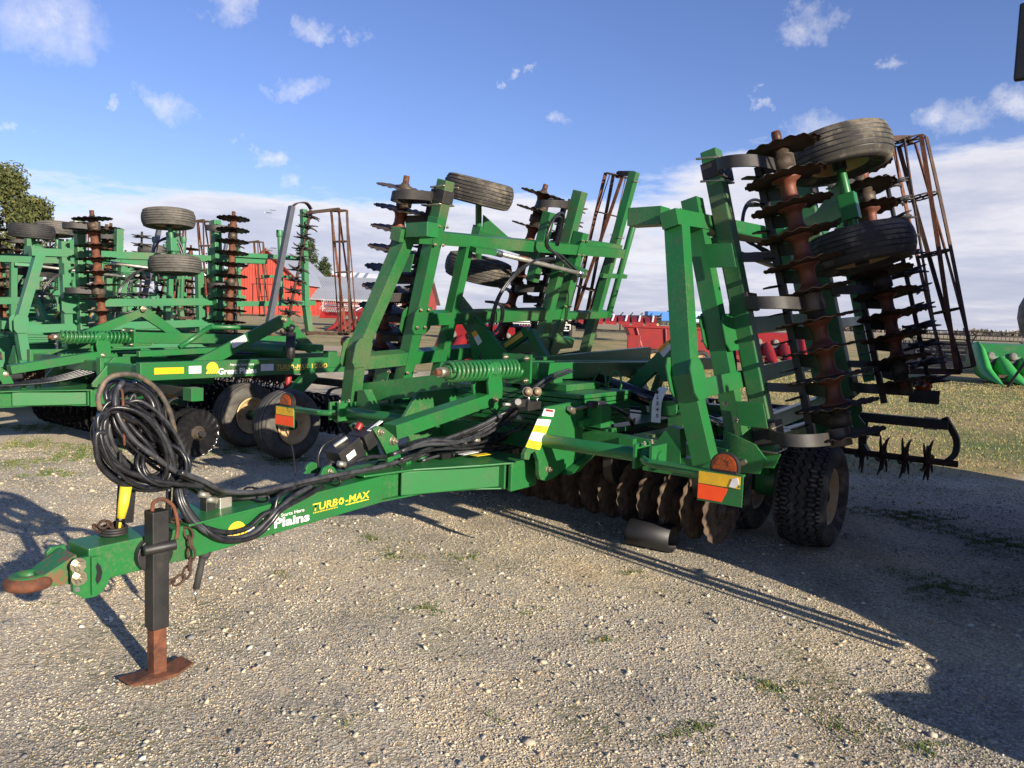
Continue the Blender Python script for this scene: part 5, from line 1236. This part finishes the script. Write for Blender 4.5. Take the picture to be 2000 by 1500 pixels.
def header_trailer(px, d, rz, label, paint='red'):
    b0 = gz(px, 0, d); r = empty('header_trailer', b0, rz, label=label, cat='header trailer')
    B = mb('black_steel').beam((-3.2, 0, .75), (3.2, 0, .75), .15, .2); B.beam((-3.2, 1.2, .75), (3.2, 1.2, .75), .1, .15)
    for x in (-2.5, 0, 2.5): B.beam((x, 0, .75), (x, 1.3, .75), .1, .1); B.beam((x, 0, .8), (x, 0, 1.25), .08, .08)
    B.m('red').beam((3.1, .5, .7), (4.6, .5, .5), .12, .12); B.build('trailer_frame', r)
    for x in (-2.0, 2.2):
        for y in (-.2, 1.4): wheel(r, 'wheel', (x, y, .38), (0, -1, 0), GT['rubber'], GR)
    B = mb(paint)
    for i in range(6):
        x = -2.6+i*.95; B.prism([(x-.4, -1.0, 1.25), (x+.4, -1.0, 1.2), (x+.45, .4, 1.7), (x-.42, .4, 1.62)], (0, .1, .22)); B.m('white').beam((x+.1, -.9, 1.52), (x+.25, .35, 1.95), .12, .06).m(paint)
    B.m('black_paint').cyl((-3.0, .7, 1.7), (3.0, .7, 1.85), .16, 10); B.beam((-3.2, .9, 1.6), (3, .9, 1.6), .5, .3)
    for i in range(9): B.beam((-2.8+i*.7, .5, 1.9), (-2.6+i*.7, .3, 2.15), .06, .06)
    B.build('carried_header', r, .01)
header_trailer(1208, 56, R(-6), 'red and white header carried on a two axle trailer beyond the main frame')
header_trailer(760, 60, R(-15), 'red header on a trailer behind the left wing brace')
def box_trailer(px, d, ln, h, mat, label, group=None):
    b0 = gz(px, 0, d); r = empty('blue_trailer', b0, R(2), label=label, cat='trailer', group=group)
    B = mb(mat); B.box((0, 0, 1+h/2), (ln, 2.5, h)); B.build('cargo_box', r, .05)
    B = mb('black_steel'); B.box((0, 0, .85), (ln*.95, 2.0, .2)); B.build('chassis', r)
    for x in (-ln*.35, -ln*.22, ln*.3):
        for y in (-1.1, 1.1): wheel(r, 'wheel', (x, y, .4), (0, -1, 0), GT['rubber'], GR)
pm('pale_blue', (.35, .55, .75), (.3, .5, .7), 1, .5)
box_trailer(1295, 120, 6, 1.4, 'blue', 'dark blue box trailer far away under the horizon')
box_trailer(1340, 125, 6.5, 1.7, 'pale_blue', 'pale blue box trailer far away at the horizon')
def post(px, d, h, label, mat='green'):
    b0 = gz(px, 0, d); M_ = mb(mat); M_.beam((0, 0, -.1), (0, 0, h), .16, .12)
    for i in range(8): M_.m('plastic_black').box((0, -.062, h-.15-i*.16), (.05, .004, .05))
    o = M_.build('perforated_post', None, label=label, cat='post'); o.location = b0
# lamp post / silo piece at the right edge
b0 = gz(2022, 0, 26); M_ = mb('grey_weathered'); M_.lathe((0, 0, 0), (0, 0, 1), [(1.3, .12), (1.5, .22), (1.9, .5), (2.4, .62), (2.8, .6), (3.1, .48), (3.2, .3)], 28); M_.m('black_steel').cyl((0, 0, 0), (0, 0, 1.35), .1, 12); M_.m('decal_gold').cyl((0, 0, 1.42), (0, 0, 1.52), .25, 16)
for a in (0, 2.1, 4.2): M_.m('black_steel').beam((math.cos(a)*.8, math.sin(a)*.8, 0), (math.cos(a)*.1, math.sin(a)*.1, 1.3), .07, .07)
o = M_.build('liquid_tank', None, label='grey rounded tank on legs cut off by the right edge', cat='tank'); o.location = b0

# ------------------------------------------------------------------ world, sun, camera
EL, AZ = R(17.5), R(-49)
sd_ = Vector((math.cos(AZ)*math.cos(EL), math.sin(AZ)*math.cos(EL), math.sin(EL)))
w = D.worlds.new('World'); sc.world = w; w.use_nodes = True; nt = w.node_tree; nt.nodes.clear()
out = nt.nodes.new('ShaderNodeOutputWorld'); bg = nt.nodes.new('ShaderNodeBackground'); nt.links.new(bg.outputs[0], out.inputs[0]); bg.inputs[1].default_value = .078
sky = nt.nodes.new('ShaderNodeTexSky'); sky.sky_type = 'NISHITA'; sky.sun_disc = False; sky.sun_elevation = EL; sky.sun_rotation = math.atan2(sd_.x, sd_.y); sky.air_density = 1.0; sky.dust_density = .25; sky.ozone_density = 2.5; sky.altitude = 50
tc = nt.nodes.new('ShaderNodeTexCoord'); sx = nt.nodes.new('ShaderNodeSeparateXYZ'); nt.links.new(tc.outputs['Generated'], sx.inputs[0])
def mth(op, a, b_=None, clamp=False):
    n = nt.nodes.new('ShaderNodeMath'); n.operation = op; n.use_clamp = clamp
    for i, v in ((0, a), (1, b_)):
        if v is None: continue
        if hasattr(v, 'links'): nt.links.new(v, n.inputs[i])
        else: n.inputs[i].default_value = v
    return n.outputs[0]
zc = mth('MAXIMUM', sx.outputs[2], .0)
den = mth('ADD', zc, .09)
cx = mth('DIVIDE', sx.outputs[0], den); cy = mth('DIVIDE', sx.outputs[1], den)
cv = nt.nodes.new('ShaderNodeCombineXYZ'); nt.links.new(cx, cv.inputs[0]); nt.links.new(cy, cv.inputs[1])
def wn(sc_, det, vec, rg=.6, off=0):
    n = N(nt, 'ShaderNodeTexNoise', Scale=sc_, Detail=float(det), Roughness=rg); n.noise_dimensions = '4D' if off else '3D'
    if off: n.inputs['W'].default_value = off
    nt.links.new(vec, n.inputs['Vector']); return n.outputs[0]
n1 = wn(.8, 10, cv.outputs[0], .62, 3.3)
# bank towards the horizon: more cover where the sky is low
sxr = N(nt, 'ShaderNodeMapRange'); sxr.interpolation_type = 'SMOOTHSTEP'; sxr.inputs[1].default_value = -.5; sxr.inputs[2].default_value = .45; sxr.inputs[3].default_value = -.035; sxr.inputs[4].default_value = .05; nt.links.new(sx.outputs[0], sxr.inputs[0])
zc2 = mth('SUBTRACT', zc, sxr.outputs[0])
cover = ramp(nt, zc2, [(.0, (.88, .88, .88)), (.07, (.76, .76, .76)), (.13, (.62, .62, .62)), (.175, (.38, .38, .38)), (.23, (.06, .06, .06)), (1, (.03, .03, .03))]).outputs[0]
fy = N(nt, 'ShaderNodeMapRange'); fy.interpolation_type = 'SMOOTHSTEP'; fy.inputs[1].default_value = -.35; fy.inputs[2].default_value = .25; fy.inputs[3].default_value = .35; nt.links.new(sx.outputs[1], fy.inputs[0])
dens = mth('SUBTRACT', mth('ADD', mth('ADD', mth('MULTIPLY', n1, 1.7), -.35), mth('MULTIPLY', cover, fy.outputs[0])), .86)
# small separate puffs, at fixed directions in the sky
puffs = [((330, 205), 60), ((565, 168), 52), ((648, 62), 48), ((90, 35), 130), ((210, 205), 26), ((510, 305), 40), ((470, 272), 22), ((1085, 240), 36), ((1600, 45), 58), ((1965, 205), 60), ((1590, 262), 70), ((1840, 235), 60), ((1010, 150), 20), ((10, 240), 30), ((1720, 130), 30), ((440, 5), 60), ((545, 355), 40), ((1500, 190), 30)]
nz2 = wn(22, 9, tc.outputs['Generated'], .7); acc = None
wv = N(nt, 'ShaderNodeTexNoise', Scale=16.0, Detail=8.0, Roughness=.65); nt.links.new(tc.outputs['Generated'], wv.inputs['Vector'])
wadd = nt.nodes.new('ShaderNodeVectorMath'); wadd.operation = 'MULTIPLY_ADD'; nt.links.new(wv.outputs[1], wadd.inputs[0]); wadd.inputs[1].default_value = (.16, .16, .08); nt.links.new(tc.outputs['Generated'], wadd.inputs[2])
for (px, py), rad in puffs:
    dvec = ray(px, py).normalized()+Vector((.08, .08, .04))
    sb = nt.nodes.new('ShaderNodeVectorMath'); sb.operation = 'SUBTRACT'; nt.links.new(wadd.outputs[0], sb.inputs[0]); sb.inputs[1].default_value = dvec
    ml = nt.nodes.new('ShaderNodeVectorMath'); ml.operation = 'MULTIPLY'; nt.links.new(sb.outputs[0], ml.inputs[0]); ml.inputs[1].default_value = (1, 1, 1.9)
    ln_ = nt.nodes.new('ShaderNodeVectorMath'); ln_.operation = 'LENGTH'; nt.links.new(ml.outputs[0], ln_.inputs[0])
    q = mth('SUBTRACT', 1.0, mth('DIVIDE', ln_.outputs['Value'], rad/F*1.0), True)
    acc = q if acc is None else mth('MAXIMUM', acc, q)
pf = mth('MULTIPLY', mth('POWER', acc, .75), mth('POWER', nz2, 1.5)); pm_ = ramp(nt, pf, [(.05, (0, 0, 0)), (.42, (.55, .55, .55))]).outputs[0]
bank = ramp(nt, dens, [(.07, (0, 0, 0)), (.25, (.92, .92, .92))]).outputs[0]
mask = mth('MAXIMUM', pm_, bank)
# cloud light: brighter thin tops, greyer thick bases
n3 = wn(1.1, 8, cv.outputs[0], .6, 7.7)
shade = mth('ADD', mth('MULTIPLY', dens, 1.0), mth('MULTIPLY', n3, .5))
ccol = ramp(nt, shade, [(.26, (7.6, 7.3, 7.3)), (.48, (6.2, 6.1, 6.5)), (.72, (4.4, 4.5, 5.4)), (1.0, (3.6, 3.8, 4.9))]).outputs[0]
skc = mixc(nt, 1.0, sky.outputs[0], (.84, .84, 1.17), 'MULTIPLY')
fin = mixc(nt, mask, skc, ccol)
nt.links.new(fin, bg.inputs[0])

sl = D.lights.new('sun', 'SUN'); sl.energy = 5.0; sl.angle = R(.53); sl.color = (1, .89, .73)
so = D.objects.new('sun', sl); col.objects.link(so); so.rotation_euler = sd_.to_track_quat('Z', 'Y').to_euler()

cam = D.cameras.new('camera'); co = D.objects.new('camera', cam); col.objects.link(co); sc.camera = co
cam.sensor_width = 36; cam.lens = 27.0; cam.clip_end = 20000; cam.clip_start = .05
fw = Vector((0, math.cos(PIT), -math.sin(PIT))); rt = Vector((1, 0, 0)); up = rt.cross(fw)
c_, s_ = math.cos(ROLL), math.sin(ROLL)
# image x axis in the world (image rolled so that the horizon falls to the right)
xr = rt*c_+up*s_; ur = up*c_-rt*s_
co.matrix_world = Matrix(((xr.x, ur.x, -fw.x, 0), (xr.y, ur.y, -fw.y, 0), (xr.z, ur.z, -fw.z, H0), (0, 0, 0, 1)))
sc.render.engine = 'CYCLES'
sc.view_settings.view_transform = 'Standard'; sc.view_settings.look = 'None'; sc.view_settings.gamma = 1; sc.view_settings.exposure = .88
